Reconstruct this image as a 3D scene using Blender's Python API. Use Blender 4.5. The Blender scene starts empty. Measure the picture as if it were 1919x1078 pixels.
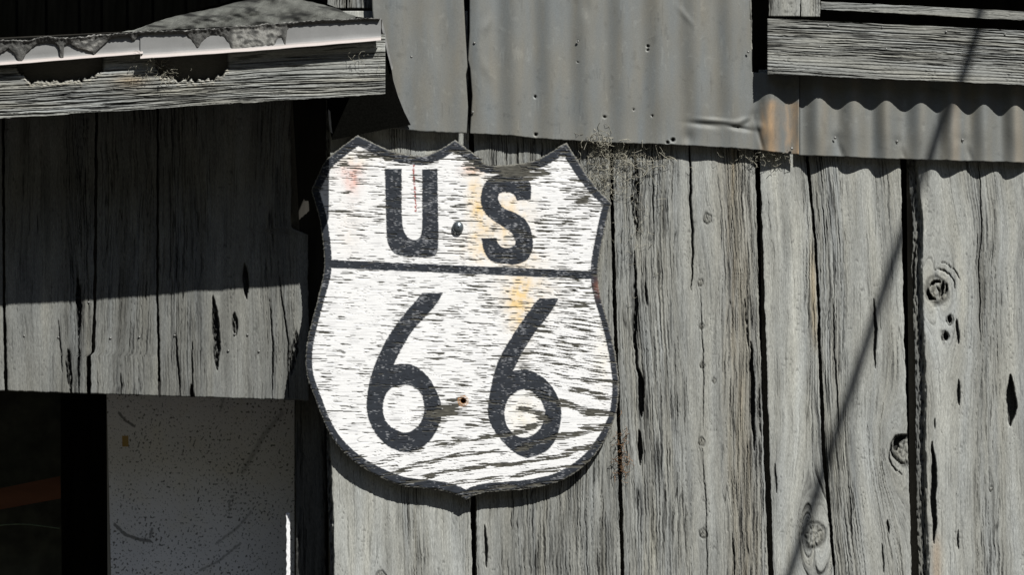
import bpy, math, random
import numpy as np
from mathutils import Vector, Matrix

random.seed(7)
rng = np.random.default_rng(11)
SC = bpy.context.scene
COL = SC.collection

# ---------------------------------------------------------------- camera
W0 = Vector((0.9595, 0.0, 2.90))                 # centre of the view on the wall plane y = 0
FWD = Vector((0.12, 1.0, 0.20)).normalized()     # seen from the left and from below
DIST = 7.0
CAM = W0 - FWD * DIST
ROLL = math.radians(1.6)
r0 = FWD.cross(Vector((0, 0, 1))).normalized()
u0 = r0.cross(FWD).normalized()
RIGHT = (r0 * math.cos(ROLL) + u0 * math.sin(ROLL)).normalized()
UP = RIGHT.cross(FWD).normalized()
cd = bpy.data.cameras.new('camera')
cam = bpy.data.objects.new('camera', cd)
COL.objects.link(cam)
cam.matrix_world = Matrix(((RIGHT.x, UP.x, -FWD.x, CAM.x), (RIGHT.y, UP.y, -FWD.y, CAM.y),
                           (RIGHT.z, UP.z, -FWD.z, CAM.z), (0, 0, 0, 1)))
cd.sensor_width = 36.0
cd.lens = 36.0 * DIST / 1.919
cd.clip_start = 0.1
cd.clip_end = 500.0
SC.camera = cam

_f = np.array(FWD); _r = np.array(RIGHT); _u = np.array(UP); _c = np.array(CAM)


def P(px, py, y):
    """the world point at depth y behind (+) or before (-) the wall face, for the wall position px, py (mm)"""
    px, py, y = np.broadcast_arrays(np.asarray(px, float), np.asarray(py, float), np.asarray(y, float))
    a = (px - 959.5) / 1000.0 / DIST
    b = (539.0 - py) / 1000.0 / DIST
    d = _f + a[..., None] * _r + b[..., None] * _u
    t = (y - _c[1]) / d[..., 1]
    return _c + d * t[..., None]


_q = np.arange(3000, 3700, 5.0)
FOOT = float(_q[np.argmin(np.abs(P(1900 + 0 * _q, _q, 0.0)[:, 2] - 0.03))])      # where the boards end, just above the ground

# ---------------------------------------------------------------- light
LD = Vector(P(959.5 - 67, 539 + 140, 0.1) - P(959.5, 539, 0.0)).normalized()   # the way the sunlight travels
TS = -LD
sun_el = math.asin(TS.z)
sun_az = math.atan2(TS.x, TS.y)
w = bpy.data.worlds.new('World')
SC.world = w
w.use_nodes = True
nt = w.node_tree
nt.nodes.clear()
sky = nt.nodes.new('ShaderNodeTexSky')
sky.sky_type = 'NISHITA'
sky.sun_disc = False
sky.sun_elevation = sun_el
sky.sun_rotation = sun_az
sky.air_density = 0.6
sky.dust_density = 0.3
bg = nt.nodes.new('ShaderNodeBackground')
bg.inputs['Strength'].default_value = 0.05
wo = nt.nodes.new('ShaderNodeOutputWorld')
nt.links.new(sky.outputs[0], bg.inputs['Color'])
nt.links.new(bg.outputs[0], wo.inputs['Surface'])
sd = bpy.data.lights.new('sun', 'SUN')
sd.energy = 5.0
sd.angle = math.radians(0.5)
sd.color = (1.0, 0.985, 0.955)
so = bpy.data.objects.new('sun', sd)
COL.objects.link(so)
so.rotation_euler = TS.to_track_quat('Z', 'Y').to_euler()
so.location = (3, -5, 8)
vs = SC.view_settings
vs.view_transform = 'Standard'
vs.look = 'None'
vs.exposure = 0.32
vs.gamma = 1.0
vs.use_curve_mapping = False
SC.cycles.max_bounces = 5


# ---------------------------------------------------------------- noise
TAB = rng.random((256, 256)).astype(np.float32) * 2 * np.pi
TC, TSN = np.cos(TAB), np.sin(TAB)


def n2(x, y, seed=0):
    x = np.asarray(x, np.float32) + np.float32(seed * 17.31 + 1000)
    y = np.asarray(y, np.float32) + np.float32(seed * 7.77 + 1000)
    x, y = np.broadcast_arrays(x, y)
    xi = np.floor(x); yi = np.floor(y)
    fx = x - xi; fy = y - yi
    xi = xi.astype(np.int32) & 255; yi = yi.astype(np.int32) & 255
    x1 = (xi + 1) & 255; y1 = (yi + 1) & 255
    sx = fx * fx * fx * (fx * (fx * 6 - 15) + 10)
    sy = fy * fy * fy * (fy * (fy * 6 - 15) + 10)
    g00 = TC[xi, yi] * fx + TSN[xi, yi] * fy
    g10 = TC[x1, yi] * (fx - 1) + TSN[x1, yi] * fy
    g01 = TC[xi, y1] * fx + TSN[xi, y1] * (fy - 1)
    g11 = TC[x1, y1] * (fx - 1) + TSN[x1, y1] * (fy - 1)
    a = g00 + sx * (g10 - g00)
    b = g01 + sx * (g11 - g01)
    return (a + sy * (b - a)) * 1.5


def fbm(x, y, o=3, seed=0):
    s = 0; a = 1.0; t = 0
    for i in range(o):
        s = s + a * n2(x * 2 ** i, y * 2 ** i, seed + i * 3)
        t += a; a *= 0.5
    return s / t


def ss(a, b, x):
    t = np.clip((x - a) / (b - a), 0, 1)
    return t * t * (3 - 2 * t)


# ---------------------------------------------------------------- weathered timber: relief in mm and albedo
def wood(u, v, seed, knots=(), cracks=(), rough=1.0, zone_bias=0.0, lines=1.0, fine=1.0, zones=None, arcs=()):
    """u runs across the grain, v along it (mm). returns (recess mm, albedo factor, warmth)"""
    u1 = u + 9 * n2(u / 130, v / 420, seed) + 1.6 * n2(u / 40, v / 260, seed + 1)
    for (ku, kv, r, s) in knots:
        du = u - ku; dv = (v - kv) / 2.6
        d2 = du * du + dv * dv
        u1 = u1 - du * s * r * r / (d2 + 0.55 * r * r)
    zone = np.clip(0.55 + zone_bias + 1.1 * n2(u1 / 38, v / 1500, seed + 2) + 0.35 * n2(u1 / 14, v / 700, seed + 3), 0.10, 1.25)
    if zones is not None:
        zone = 0.10 + zone_bias * 0 + 0.22 * n2(u1 / 16, v / 500, seed + 3) + 0.15 * n2(u1 / 60, v / 300, seed + 2)
        for (z0, z1, zw, zs) in zones:
            cz = z0 + (z1 - z0) * np.clip(v, -100, 1200) / 1078.0
            zone = zone + zs * np.exp(-(np.abs(u1 - cz) / zw) ** 3)
        zone = np.clip(zone, 0.03, 1.2)
    sm = ss(0.08, 0.55, zone)          # 0 on worn smooth early wood, 1 on ridged grain
    g1 = n2(u1 / 2.9, v / 120, seed + 4)
    g2 = n2(u1 / 1.8, v / 60, seed + 5)
    g3 = n2(u1 / 6.5, v / 160, seed + 6)
    fib = n2(u1 / 1.3, v / 11, seed + 7) * 0.7 + n2(u / 1.1, v / 3.0, seed + 8) * 0.5
    ph = 2 * np.pi * (u1 / 4.9 + 1.6 * n2(u1 / 34, v / 900, seed + 60) + 0.25 * n2(u1 / 9, v / 120, seed + 61))
    ring = ss(0.15, 0.95, np.sin(ph)) * ss(0.45, 0.95, zone) * (0.55 + 0.8 * n2(u1 / 6, v / 90, seed + 62))
    g = lines * (0.75 * g1 + 0.55 * g2 + 0.30 * g3)
    groove = ss(0.12, 0.50, g * (0.55 + 0.75 * zone)) * sm
    ck = np.abs(n2(u1 / 10, v / 330, seed + 9))
    ckm = ss(0.0, 0.45, n2(u1 / 21, v / 200, seed + 10) + 0.25 * zone)
    hair = (1 - ss(0.0, 0.042, ck)) * ckm * (0.12 + 0.88 * sm)
    ck2 = ss(0.43, 0.58, n2(u1 / 2.1, v / 85, seed + 12) * (0.62 + 0.52 * zone) + 0.12 * n2(u / 40, v / 90, seed + 13)) * (0.15 + 0.85 * sm)
    h = rough * (0.55 * zone * g + 0.8 * groove + 1.3 * ring + 1.9 * hair + 1.5 * ck2 + 0.12 * fine * fib)
    h = h + 1.3 * n2(u / 70, v / 300, seed + 14)
    alb = 1.0 - 0.30 * (0.12 + zone) * np.clip(g, -0.8, 0.8) - 0.45 * groove * zone - 0.58 * ring - 0.62 * hair - 0.60 * ck2 + 0.24 * fine * fib
    # worn smooth wood keeps faint long fibres, small flakes and pin holes
    pale = 1 - sm
    flk = ss(0.40, 0.52, n2(u / 3.0 + 2 * n2(u / 9, v / 20, seed + 80), v / 5.5, seed + 81)) * ss(0.10, 0.35, n2(u / 24, v / 60, seed + 82)) * pale
    lf = n2(u1 / 2.4, v / 210, seed + 83) * 0.6 + n2(u1 / 1.5, v / 75, seed + 84) * 0.5
    hl = ss(0.30, 0.46, n2(u1 / 2.2, v / 95, seed + 85)) * ss(-0.25, 0.3, n2(u1 / 12, v / 150, seed + 86)) * pale
    h = h + rough * (0.9 * flk + 0.35 * pale * lf + 0.8 * hl)
    alb = alb * (1 - 0.40 * flk) * (1 + 0.16 * pale * lf) * (1 - 0.30 * hl)
    alb = alb * (1.03 - 0.19 * sm) * (1 + 0.36 * fbm(u / 38, v / 230, 4, seed + 15) + 0.14 * fbm(u / 12, v / 40, 3, seed + 87) - 0.18 * ss(0.1, 0.6, n2(u1 / 26, v / 420, seed + 16)))
    warm = n2(u1 / 22, v / 260, seed + 17) * 0.5 + 0.5 * zone * n2(u1 / 8, v / 190, seed + 18)
    for (ku, kv, r, s) in knots:
        du = u - ku; dv = (v - kv) / 1.25
        d = np.sqrt(du * du + dv * dv)
        an = np.arctan2(dv, du)
        d = d * (1 + 0.22 * n2(an * 1.3 + ku, an * 0 + kv, seed))
        kin = 1 - ss(r * 0.75, r * 1.05, d)
        ring = np.sin(d / r * 15 + 3 * n2(du / 6, dv / 6, seed))
        rad = ss(0.25, 0.5, n2(an * 3.2, d / (r * 1.5), seed + 21))
        alb = alb * (1 - kin) + kin * (0.62 + 0.22 * ring - 0.35 * rad)
        edge = np.exp(-((d - r) / (0.16 * r)) ** 2)
        alb = alb * (1 - 0.55 * edge)
        h = h * (1 - kin) + kin * (0.6 * ring + 1.5 * rad) + 2.2 * edge
        warm = warm + kin * 0.3
    for c in cracks:
        pts, wd, dep = c[0], c[1], c[2]
        vs_ = np.array([p[1] for p in pts], float); us_ = np.array([p[0] for p in pts], float)
        cx = np.interp(v, vs_, us_) + (0.9 + 0.10 * wd) * n2(v / 42, v * 0, seed + 30) + 0.3 * n2(v / 12, v * 0, seed + 34)
        t = (v - vs_[0]) / (vs_[-1] - vs_[0])
        prof = np.clip(4 * t * (1 - t), 0, 1) ** 0.8
        ww = wd * prof * (0.92 + 0.35 * np.abs(n2(v / 40, v * 0 + 3, seed + 31)) + 0.10 * n2(v / 7, v * 0, seed + 35))
        d = np.abs(u - cx)
        ins = (1 - ss(0.5 * ww - 0.4, 0.5 * ww + 0.9, d)) * ((t > 0) & (t < 1))
        rag = c[3] if len(c) > 3 else 0.0
        if rag:
            ins = ins * (1 - rag * ss(0.0, 0.3, n2(u / 3.0, v / 13, seed + 33)))
        h = h + dep * ins
        alb = alb * (1 - 0.86 * ins)
        lip = np.exp(-((d - ww * 0.5 - 2.0) / 2.0) ** 2) * prof * ((t > 0) & (t < 1))
        alb = alb * (1 - 0.12 * lip)
    for (ax, ay, ar, a0, a1, aw, ad) in arcs:
        du = u - ax; dv = v - ay
        d = np.abs(np.hypot(du, dv) - ar + 2.0 * n2(du / 8, dv / 8, seed + 70))
        an = np.degrees(np.arctan2(dv, du)) % 360
        t = ((an - a0) % 360) / (a1 - a0)
        ww = aw * np.clip(4 * t * (1 - t), 0, 1) ** 0.5
        k = (1 - ss(ww * 0.5 - 0.5, ww * 0.5 + 0.8, d)) * (t < 1)
        h = h + ad * k; alb = alb * (1 - 0.86 * k)
    return h, np.clip(alb, 0.07, 1.45), warm


def tint(alb, warm, base, warmc=(1.06, 1.0, 0.86), k=0.55):
    f = np.clip(0.5 + 0.5 * warm * k * 2, 0, 1)[..., None]
    b = np.array(base)
    return alb[..., None] * b * (np.array((0.97, 1.0, 1.03)) * (1 - f) + np.array(warmc) * f)


# ---------------------------------------------------------------- mesh helpers
def link(o, parent=None):
    COL.objects.link(o)
    if parent is not None:
        o.parent = parent
    return o


def tag(o, label=None, cat=None, group=None, kind=None):
    if label: o['label'] = label
    if cat: o['category'] = cat
    if group: o['group'] = group
    if kind: o['kind'] = kind
    return o


def root_of(parent):
    v = Vector((0, 0, 0)); p = parent
    while p is not None:
        v = v + p.location; p = p.parent
    return v


def thing(name, loc, label, cat, group=None):
    o = bpy.data.objects.new(name, None)
    o.empty_display_size = 0.05
    o.location = Vector(loc)
    link(o)
    return tag(o, label, cat, group)


def raw_mesh(name, V, F, mat, parent=None, col=None, smooth=True, org=None):
    """V (n,3) world, F (m,4) quads; origin at org (world)"""
    V = np.asarray(V, float)
    org = V.mean(0) if org is None else np.array(org, float)
    me = bpy.data.meshes.new(name)
    n, m = len(V), len(F)
    F = np.asarray(F, np.int32)
    k = F.shape[1]
    me.vertices.add(n); me.loops.add(m * k); me.polygons.add(m)
    me.vertices.foreach_set('co', (V - org).astype(np.float32).ravel())
    me.loops.foreach_set('vertex_index', F.ravel())
    me.polygons.foreach_set('loop_start', np.arange(0, m * k, k, dtype=np.int32))
    me.polygons.foreach_set('loop_total', np.full(m, k, np.int32))
    me.polygons.foreach_set('use_smooth', np.full(m, smooth, bool))
    me.update(calc_edges=True)
    if col is not None:
        at = me.color_attributes.new('Col', 'FLOAT_COLOR', 'POINT')
        c = np.ones((n, 4), np.float32); c[:, :3] = col
        at.data.foreach_set('color', c.ravel())
    me.materials.append(mat)
    o = bpy.data.objects.new(name, me)
    o.location = Vector(org) - root_of(parent)
    return link(o, parent)


def grid_obj(name, PX, PY, D, C, mat, parent=None, thick=0.02, side=None):
    """a board: front face is the grid, with a skirt and a flat back"""
    h, w = PX.shape
    pad = lambda a: np.pad(a, ((1, 1), (1, 1)) + ((0, 0),) * (a.ndim - 2), mode='edge')
    PX, PY = pad(PX), pad(PY)
    base = float(np.median(D)) + thick
    Dp = pad(D)
    Dp[0, :] = base; Dp[-1, :] = base; Dp[:, 0] = base; Dp[:, -1] = base
    C = pad(C)
    if side is not None:
        C[0, :] = side; C[-1, :] = side; C[:, 0] = side; C[:, -1] = side
    V = P(PX, PY, Dp).reshape(-1, 3)
    H, Wd = PX.shape
    i = np.arange(H * Wd).reshape(H, Wd)
    F = np.stack([i[:-1, :-1], i[1:, :-1], i[1:, 1:], i[:-1, 1:]], -1).reshape(-1, 4)
    bk = np.array([[i[0, 0], i[0, -1], i[-1, -1], i[-1, 0]]])
    F = np.concatenate([F, bk])
    return raw_mesh(name, V, F, mat, parent, C.reshape(-1, 3))


def axis(a, b, step, lo=-40, hi=1960, far=40):
    """fine samples inside [lo, hi], coarse outside"""
    xs = []
    if a < lo:
        xs += list(np.arange(a, min(lo, b), far))
    s = max(a, lo); e = min(b, hi)
    if e > s:
        n = max(2, int(math.ceil((e - s) / step)) + 1)
        xs += list(np.linspace(s, e, n))
    if b > hi:
        xs += list(np.arange(max(hi, a) + far, b, far)) + [b]
    elif e <= s:
        xs += [b]
    return np.unique(np.array(xs, float))


def prism(name, poly, y0, y1, mat, parent=None, col=None):
    """polygon in wall mm, front at y0, back at y1 (both may be per-vertex)"""
    n = len(poly)
    px = np.array([p[0] for p in poly]); py = np.array([p[1] for p in poly])
    f = P(px, py, y0); b = P(px, py, y1)
    V = np.concatenate([f, b])
    org = V.mean(0)
    me = bpy.data.meshes.new(name)
    faces = [list(range(n))[::-1], list(range(n, 2 * n))] + [[i, (i + 1) % n, n + (i + 1) % n, n + i] for i in range(n)]
    me.from_pydata([tuple(v) for v in (V - org)], [], faces)
    me.materials.append(mat)
    me.validate(); me.update()
    o = bpy.data.objects.new(name, me)
    o.location = Vector(org) - root_of(parent)
    return link(o, parent)


def tubes(name, paths, mat, parent=None, k=4, col=None):
    """paths: list of (points (n,3), radii)"""
    Vs, Fs, off = [], [], 0
    for pts, rad in paths:
        pts = np.asarray(pts, float); n = len(pts)
        rad = np.broadcast_to(rad, (n,))
        t = np.gradient(pts, axis=0)
        t /= np.linalg.norm(t, axis=1)[:, None] + 1e-9
        a = np.cross(t, np.array([0.3, 1.0, 0.17])); a /= np.linalg.norm(a, axis=1)[:, None] + 1e-9
        b = np.cross(t, a)
        an = np.arange(k) * 2 * np.pi / k
        ring = pts[:, None, :] + rad[:, None, None] * (np.cos(an)[None, :, None] * a[:, None, :] + np.sin(an)[None, :, None] * b[:, None, :])
        Vs.append(ring.reshape(-1, 3))
        i = np.arange(n * k).reshape(n, k) + off
        j = np.roll(i, -1, axis=1)
        Fs.append(np.stack([i[:-1], j[:-1], j[1:], i[1:]], -1).reshape(-1, 4))
        off += n * k
    return raw_mesh(name, np.concatenate(Vs), np.concatenate(Fs), mat, parent)


# ---------------------------------------------------------------- materials
def new_mat(name):
    m = bpy.data.materials.new(name)
    m.use_nodes = True
    t = m.node_tree
    return m, t, t.nodes['Principled BSDF']


def attr_mat(name, rough=0.85, spec=0.25, metallic=0.0, nscale=900.0, stretch=(1, 1, 1), amount=0.25, bump=0.3, bdist=0.0004):
    m, t, b = new_mat(name)
    N = t.nodes.new
    at = N('ShaderNodeAttribute'); at.attribute_name = 'Col'
    tc = N('ShaderNodeTexCoord')
    mp = N('ShaderNodeMapping'); mp.inputs['Scale'].default_value = stretch
    nz = N('ShaderNodeTexNoise'); nz.inputs['Scale'].default_value = nscale
    nz.inputs['Detail'].default_value = 3; nz.inputs['Roughness'].default_value = 0.65
    mr = N('ShaderNodeMapRange')
    mr.inputs['From Min'].default_value = 0.25; mr.inputs['From Max'].default_value = 0.75
    mr.inputs['To Min'].default_value = 1 - amount; mr.inputs['To Max'].default_value = 1 + amount
    mx = N('ShaderNodeVectorMath'); mx.operation = 'SCALE'
    t.links.new(tc.outputs['Object'], mp.inputs['Vector'])
    t.links.new(mp.outputs[0], nz.inputs['Vector'])
    t.links.new(nz.outputs['Fac'], mr.inputs['Value'])
    t.links.new(at.outputs['Color'], mx.inputs[0])
    t.links.new(mr.outputs[0], mx.inputs['Scale'])
    t.links.new(mx.outputs[0], b.inputs['Base Color'])
    bp = N('ShaderNodeBump'); bp.inputs['Strength'].default_value = bump; bp.inputs['Distance'].default_value = bdist
    t.links.new(nz.outputs['Fac'], bp.inputs['Height'])
    t.links.new(bp.outputs[0], b.inputs['Normal'])
    b.inputs['Roughness'].default_value = rough
    b.inputs['Specular IOR Level'].default_value = spec
    b.inputs['Metallic'].default_value = metallic
    return m


def flat_mat(name, colr, rough=0.8, var=0.25, scale=60.0, metallic=0.0, spec=0.3, stretch=(1, 1, 1), bump=0.3):
    m, t, b = new_mat(name)
    N = t.nodes.new
    tc = N('ShaderNodeTexCoord')
    mp = N('ShaderNodeMapping'); mp.inputs['Scale'].default_value = stretch
    nz = N('ShaderNodeTexNoise'); nz.inputs['Scale'].default_value = scale; nz.inputs['Detail'].default_value = 5
    cr = N('ShaderNodeValToRGB')
    cr.color_ramp.elements[0].position = 0.3; cr.color_ramp.elements[1].position = 0.7
    cr.color_ramp.elements[0].color = (*[c * (1 - var) for c in colr], 1)
    cr.color_ramp.elements[1].color = (*[min(1, c * (1 + var)) for c in colr], 1)
    t.links.new(tc.outputs['Object'], mp.inputs['Vector']); t.links.new(mp.outputs[0], nz.inputs['Vector'])
    t.links.new(nz.outputs['Fac'], cr.inputs[0]); t.links.new(cr.outputs[0], b.inputs['Base Color'])
    bp = N('ShaderNodeBump'); bp.inputs['Strength'].default_value = bump; bp.inputs['Distance'].default_value = 0.001
    t.links.new(nz.outputs['Fac'], bp.inputs['Height']); t.links.new(bp.outputs[0], b.inputs['Normal'])
    b.inputs['Roughness'].default_value = rough; b.inputs['Metallic'].default_value = metallic
    b.inputs['Specular IOR Level'].default_value = spec
    return m


M_wood = attr_mat('weathered_wood_vertical', nscale=700, stretch=(1, 1, 0.22), amount=0.30, bump=0.5)
M_woodh = attr_mat('weathered_wood_horizontal', nscale=700, stretch=(0.22, 1, 1), amount=0.26, bump=0.5)
M_sign = attr_mat('painted_plywood', rough=0.75, nscale=800, stretch=(0.3, 1, 1), amount=0.07, bump=0.25)
M_metal = attr_mat('galvanised_sheet', rough=0.62, spec=0.35, metallic=0.15, nscale=420, amount=0.13, bump=0.12)
M_panel = attr_mat('speckled_board', rough=0.7, nscale=500, amount=0.08, bump=0.15)
M_felt = attr_mat('roofing_felt', rough=0.9, nscale=500, amount=0.45, bump=0.8, bdist=0.001)
M_drip = attr_mat('painted_drip_metal', rough=0.45, spec=0.5, nscale=300, amount=0.06, bump=0.05)
M_tar = flat_mat('tar_paper', (0.0035, 0.0035, 0.003), 1.0, 0.3, 300, spec=0.0)
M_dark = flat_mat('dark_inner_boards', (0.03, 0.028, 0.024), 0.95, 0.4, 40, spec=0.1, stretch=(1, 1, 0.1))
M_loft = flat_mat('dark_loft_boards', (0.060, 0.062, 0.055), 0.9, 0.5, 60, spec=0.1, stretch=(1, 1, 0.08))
M_nail = flat_mat('nail_steel', (0.16, 0.16, 0.15), 0.5, 0.2, 300, metallic=0.5)
M_rust = flat_mat('rusty_nail', (0.13, 0.075, 0.04), 0.8, 0.3, 400)
M_web = flat_mat('dusty_web', (0.36, 0.34, 0.27), 0.9, 0.3, 200)
M_dry = flat_mat('dry_stalks', (0.22, 0.13, 0.07), 0.9, 0.4, 200)
M_cable = flat_mat('black_cable', (0.02, 0.02, 0.02), 0.6, 0.2, 40)
M_dirt = flat_mat('dirt_ground', (0.045, 0.042, 0.036), 0.95, 0.35, 3)
M_orange = flat_mat('orange_board', (0.15, 0.06, 0.03), 0.7, 0.3, 30, stretch=(0.2, 1, 1))

WOODC = np.array((0.274, 0.281, 0.271))

# ---------------------------------------------------------------- ground and the dark inside of the building
g = prism('ground', [(-1, 0), (1, 0), (1, 1), (-1, 1)], 0, 0.1, M_dirt)
gm = bpy.data.meshes.new('ground')
gm.from_pydata([(-60, -60, 0), (60, -60, 0), (60, 60, 0), (-60, 60, 0)], [], [(0, 1, 2, 3)])
gm.materials.append(M_dirt)
g.data = gm; g.location = (0, 0, 0)
tag(g, 'bare dirt ground', None, None, 'structure')


def sky_block_hills():  # unseen slope added behind the camera to hold back low sky light
    an = np.radians(np.linspace(150, 390, 90)); rr = np.linspace(30, 75, 8)
    A, R_ = np.meshgrid(an, rr)
    Hh = 26 * ss(30, 62, R_) * (0.9 + 0.45 * fbm(A * 3, R_ / 30, 3, 601)) + 1.2 * n2(A * 25, R_ / 4, 603)
    V = np.stack([R_ * np.cos(A), R_ * np.sin(A), Hh - 0.6], -1).reshape(-1, 3)
    i = np.arange(A.size).reshape(A.shape)
    F = np.stack([i[:-1, :-1], i[:-1, 1:], i[1:, 1:], i[1:, :-1]], -1).reshape(-1, 4)
    o = raw_mesh('sky_block_hills', V, F, flat_mat('sky_block_slope', (0.035, 0.042, 0.022), 0.95, 0.4, 0.6))
    tag(o, 'unseen dark slope added facing the barn to dim the low sky light', None, None, 'structure')


sky_block_hills()


def box(name, x0, x1, y0, y1, z0, z1, mat, parent=None):
    c = Vector(((x0 + x1) / 2, (y0 + y1) / 2, (z0 + z1) / 2))
    v = [(x, y, z) for x in (x0, x1) for y in (y0, y1) for z in (z0, z1)]
    me = bpy.data.meshes.new(name)
    me.from_pydata([tuple(Vector(p) - c) for p in v], [], [(0, 1, 3, 2), (4, 6, 7, 5), (0, 4, 5, 1), (2, 3, 7, 6), (0, 2, 6, 4), (1, 5, 7, 3)])
    me.materials.append(mat)
    o = bpy.data.objects.new(name, me)
    o.location = c - root_of(parent)
    return link(o, parent)


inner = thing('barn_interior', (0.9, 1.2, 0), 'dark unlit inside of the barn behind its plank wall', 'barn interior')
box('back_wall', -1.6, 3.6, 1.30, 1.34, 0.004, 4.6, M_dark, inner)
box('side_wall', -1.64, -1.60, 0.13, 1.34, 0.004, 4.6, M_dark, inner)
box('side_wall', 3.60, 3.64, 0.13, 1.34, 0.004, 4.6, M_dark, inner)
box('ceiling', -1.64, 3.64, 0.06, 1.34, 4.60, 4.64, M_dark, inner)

# ---------------------------------------------------------------- nails
def nail_mesh(name, r, mat):
    vs_, fs = [], []
    k = 8
    for ri, (rr, yy) in enumerate(((r, 0.0), (r * 0.85, -r * 0.35), (r * 0.45, -r * 0.5))):
        for i in range(k):
            a = i * 2 * math.pi / k
            vs_.append((rr * math.cos(a), yy, rr * math.sin(a)))
    for q in range(2):
        for i in range(k):
            fs.append((q * k + i, q * k + (i + 1) % k, (q + 1) * k + (i + 1) % k, (q + 1) * k + i))
    fs.append(tuple(range(2 * k, 3 * k)))
    me = bpy.data.meshes.new(name); me.from_pydata(vs_, [], fs); me.materials.append(mat)
    for p in me.polygons: p.use_smooth = True
    return me


NAIL = nail_mesh('nail', 0.0030, M_nail)
NAILR = nail_mesh('nail', 0.0030, M_rust)


def nail(px, py, y, parent, me=NAIL, s=1.0):
    o = bpy.data.objects.new('nail', me)
    o.location = Vector(P(px, py, y)) - root_of(parent)
    o.rotation_euler = (random.uniform(-.2, .2), 0, random.uniform(-.2, .2))
    o.scale = (s, s, s)
    return link(o, parent)


# ---------------------------------------------------------------- the plank wall on the right
def plank(parent, Lp, Rp, top, bot, y, seed, knots=(), cracks=(), base=WOODC, step=1.1, vstep=2.3, mat=None, name='plank',
          side=(0.11, 0.105, 0.09), thick=0.024, edge_bevel=(0, 0), extra=None, botf=None, **kw):
    """Lp, Rp: (x, y) polylines of the left and right edges, in wall mm"""
    vy = axis(top, bot, vstep, -40, 1110)
    lx = np.interp(vy, [p[1] for p in Lp], [p[0] for p in Lp])
    rx = np.interp(vy, [p[1] for p in Rp], [p[0] for p in Rp])
    lx = lx + 1.3 * n2(vy / 28, vy * 0 + 1, seed + 40) + 0.7 * n2(vy / 7, vy * 0 + 1, seed + 41)
    rx = rx + 1.3 * n2(vy / 28, vy * 0 + 2, seed + 42) + 0.7 * n2(vy / 7, vy * 0 + 2, seed + 43)
    wmax = float((rx - lx).max())
    nu = int(wmax / step) + 2
    t = np.linspace(0, 1, nu)
    PX = lx[:, None] + (rx - lx)[:, None] * t[None, :]
    PY = np.repeat(vy[:, None], nu, 1)
    if botf is not None:
        PY = top + (PY - top) * (botf(PX[-1:, :]) + 0.9 * n2(PX[-1:, :] / 9, PX[-1:, :] * 0, seed) - top) / (bot - top)
    lean = (lx - lx[0])[:, None]
    kk = [(k[0] - np.interp(k[1], vy, lx - lx[0]), k[1], k[2], k[3]) for k in knots]
    cc = []
    kw['arcs'] = [(a_[0] - np.interp(a_[1], vy, lx - lx[0]),) + tuple(a_[1:]) for a_ in kw.get('arcs', ())]
    vstep_ = vstep
    for c in cracks:
        cc.append(([(p[0] - np.interp(p[1], vy, lx - lx[0]), p[1]) for p in c[0]],) + tuple(c[1:]))
    h, alb, warm = wood(PX - lean, PY, seed, kk, cc, **kw)
    # worn rounded long edges
    for sgn, amt, w_ in ((0, 1.6, 3.0), (1, 1.6, 3.0)):
        dd = (PX - lx[:, None]) if sgn == 0 else (rx[:, None] - PX)
        h = h + amt * np.exp(-dd / w_)
        bev = edge_bevel[sgn]
        if bev:
            e = 1 - ss(bev * 0.55, bev, dd + 2.0 * n2(PX / 3, PY / 40, seed + 50))
            h = h + 15 * e * (1 - 0.0 * dd)
            rg = ss(0.0, 0.4, n2(PX / 3.5, PY / 12, seed + 52))
            alb = alb * (1 - 0.55 * e - 0.25 * e * rg)
            h = h + 3 * e * rg
    C = tint(alb, warm, base)
    if extra is not None:
        C = extra(PX, PY, C)
    return grid_obj(name, PX, PY, y + h / 1000.0, C, mat or M_wood, parent, thick, side)


wall = thing('plank_wall', P(1300, 1078, 0), 'weathered grey vertical plank wall of a barn, behind and to the right of the highway shield', 'wall')

# plank behind the sign, left
pA = plank(wall, [(612, -60), (611, 300), (612, 850), (619, 1078), (626, 1400)], [(876, -60), (882, 950), (885, 1078), (890, 1400)],
      20, FOOT, 0.0, 3, knots=[(715, 1083, 10, 1.0)],
      zones=[(745, 772, 24, 0.85), (862, 862, 12, 0.3)], rough=0.9, base=WOODC * 1.12, edge_bevel=(9, 0))
pB = plank(wall, [(886, -60), (892, 950), (894, 1078), (899, 1400)], [(1139, -60), (1144, 374), (1149, 600), (1156, 800), (1163, 1078), (1172, 1400)],
      -70, FOOT, 0.001, 14, cracks=[([(908, 985), (912, 1065)], 5, 8)], zones=[(960, 985, 60, .6), (1085, 1095, 75, 0.7)], base=WOODC * 0.87)


def browner(PX, PY, C):
    k = np.exp(-((PX - 1385 - (PY - 700) * 0.03) / 26) ** 2) * (0.5 + 0.8 * np.clip(n2(PX / 9, PY / 120, 77), 0, 1))
    return C * (1 - k[..., None] * (1 - np.array((0.98, 0.87, 0.73))))


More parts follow.
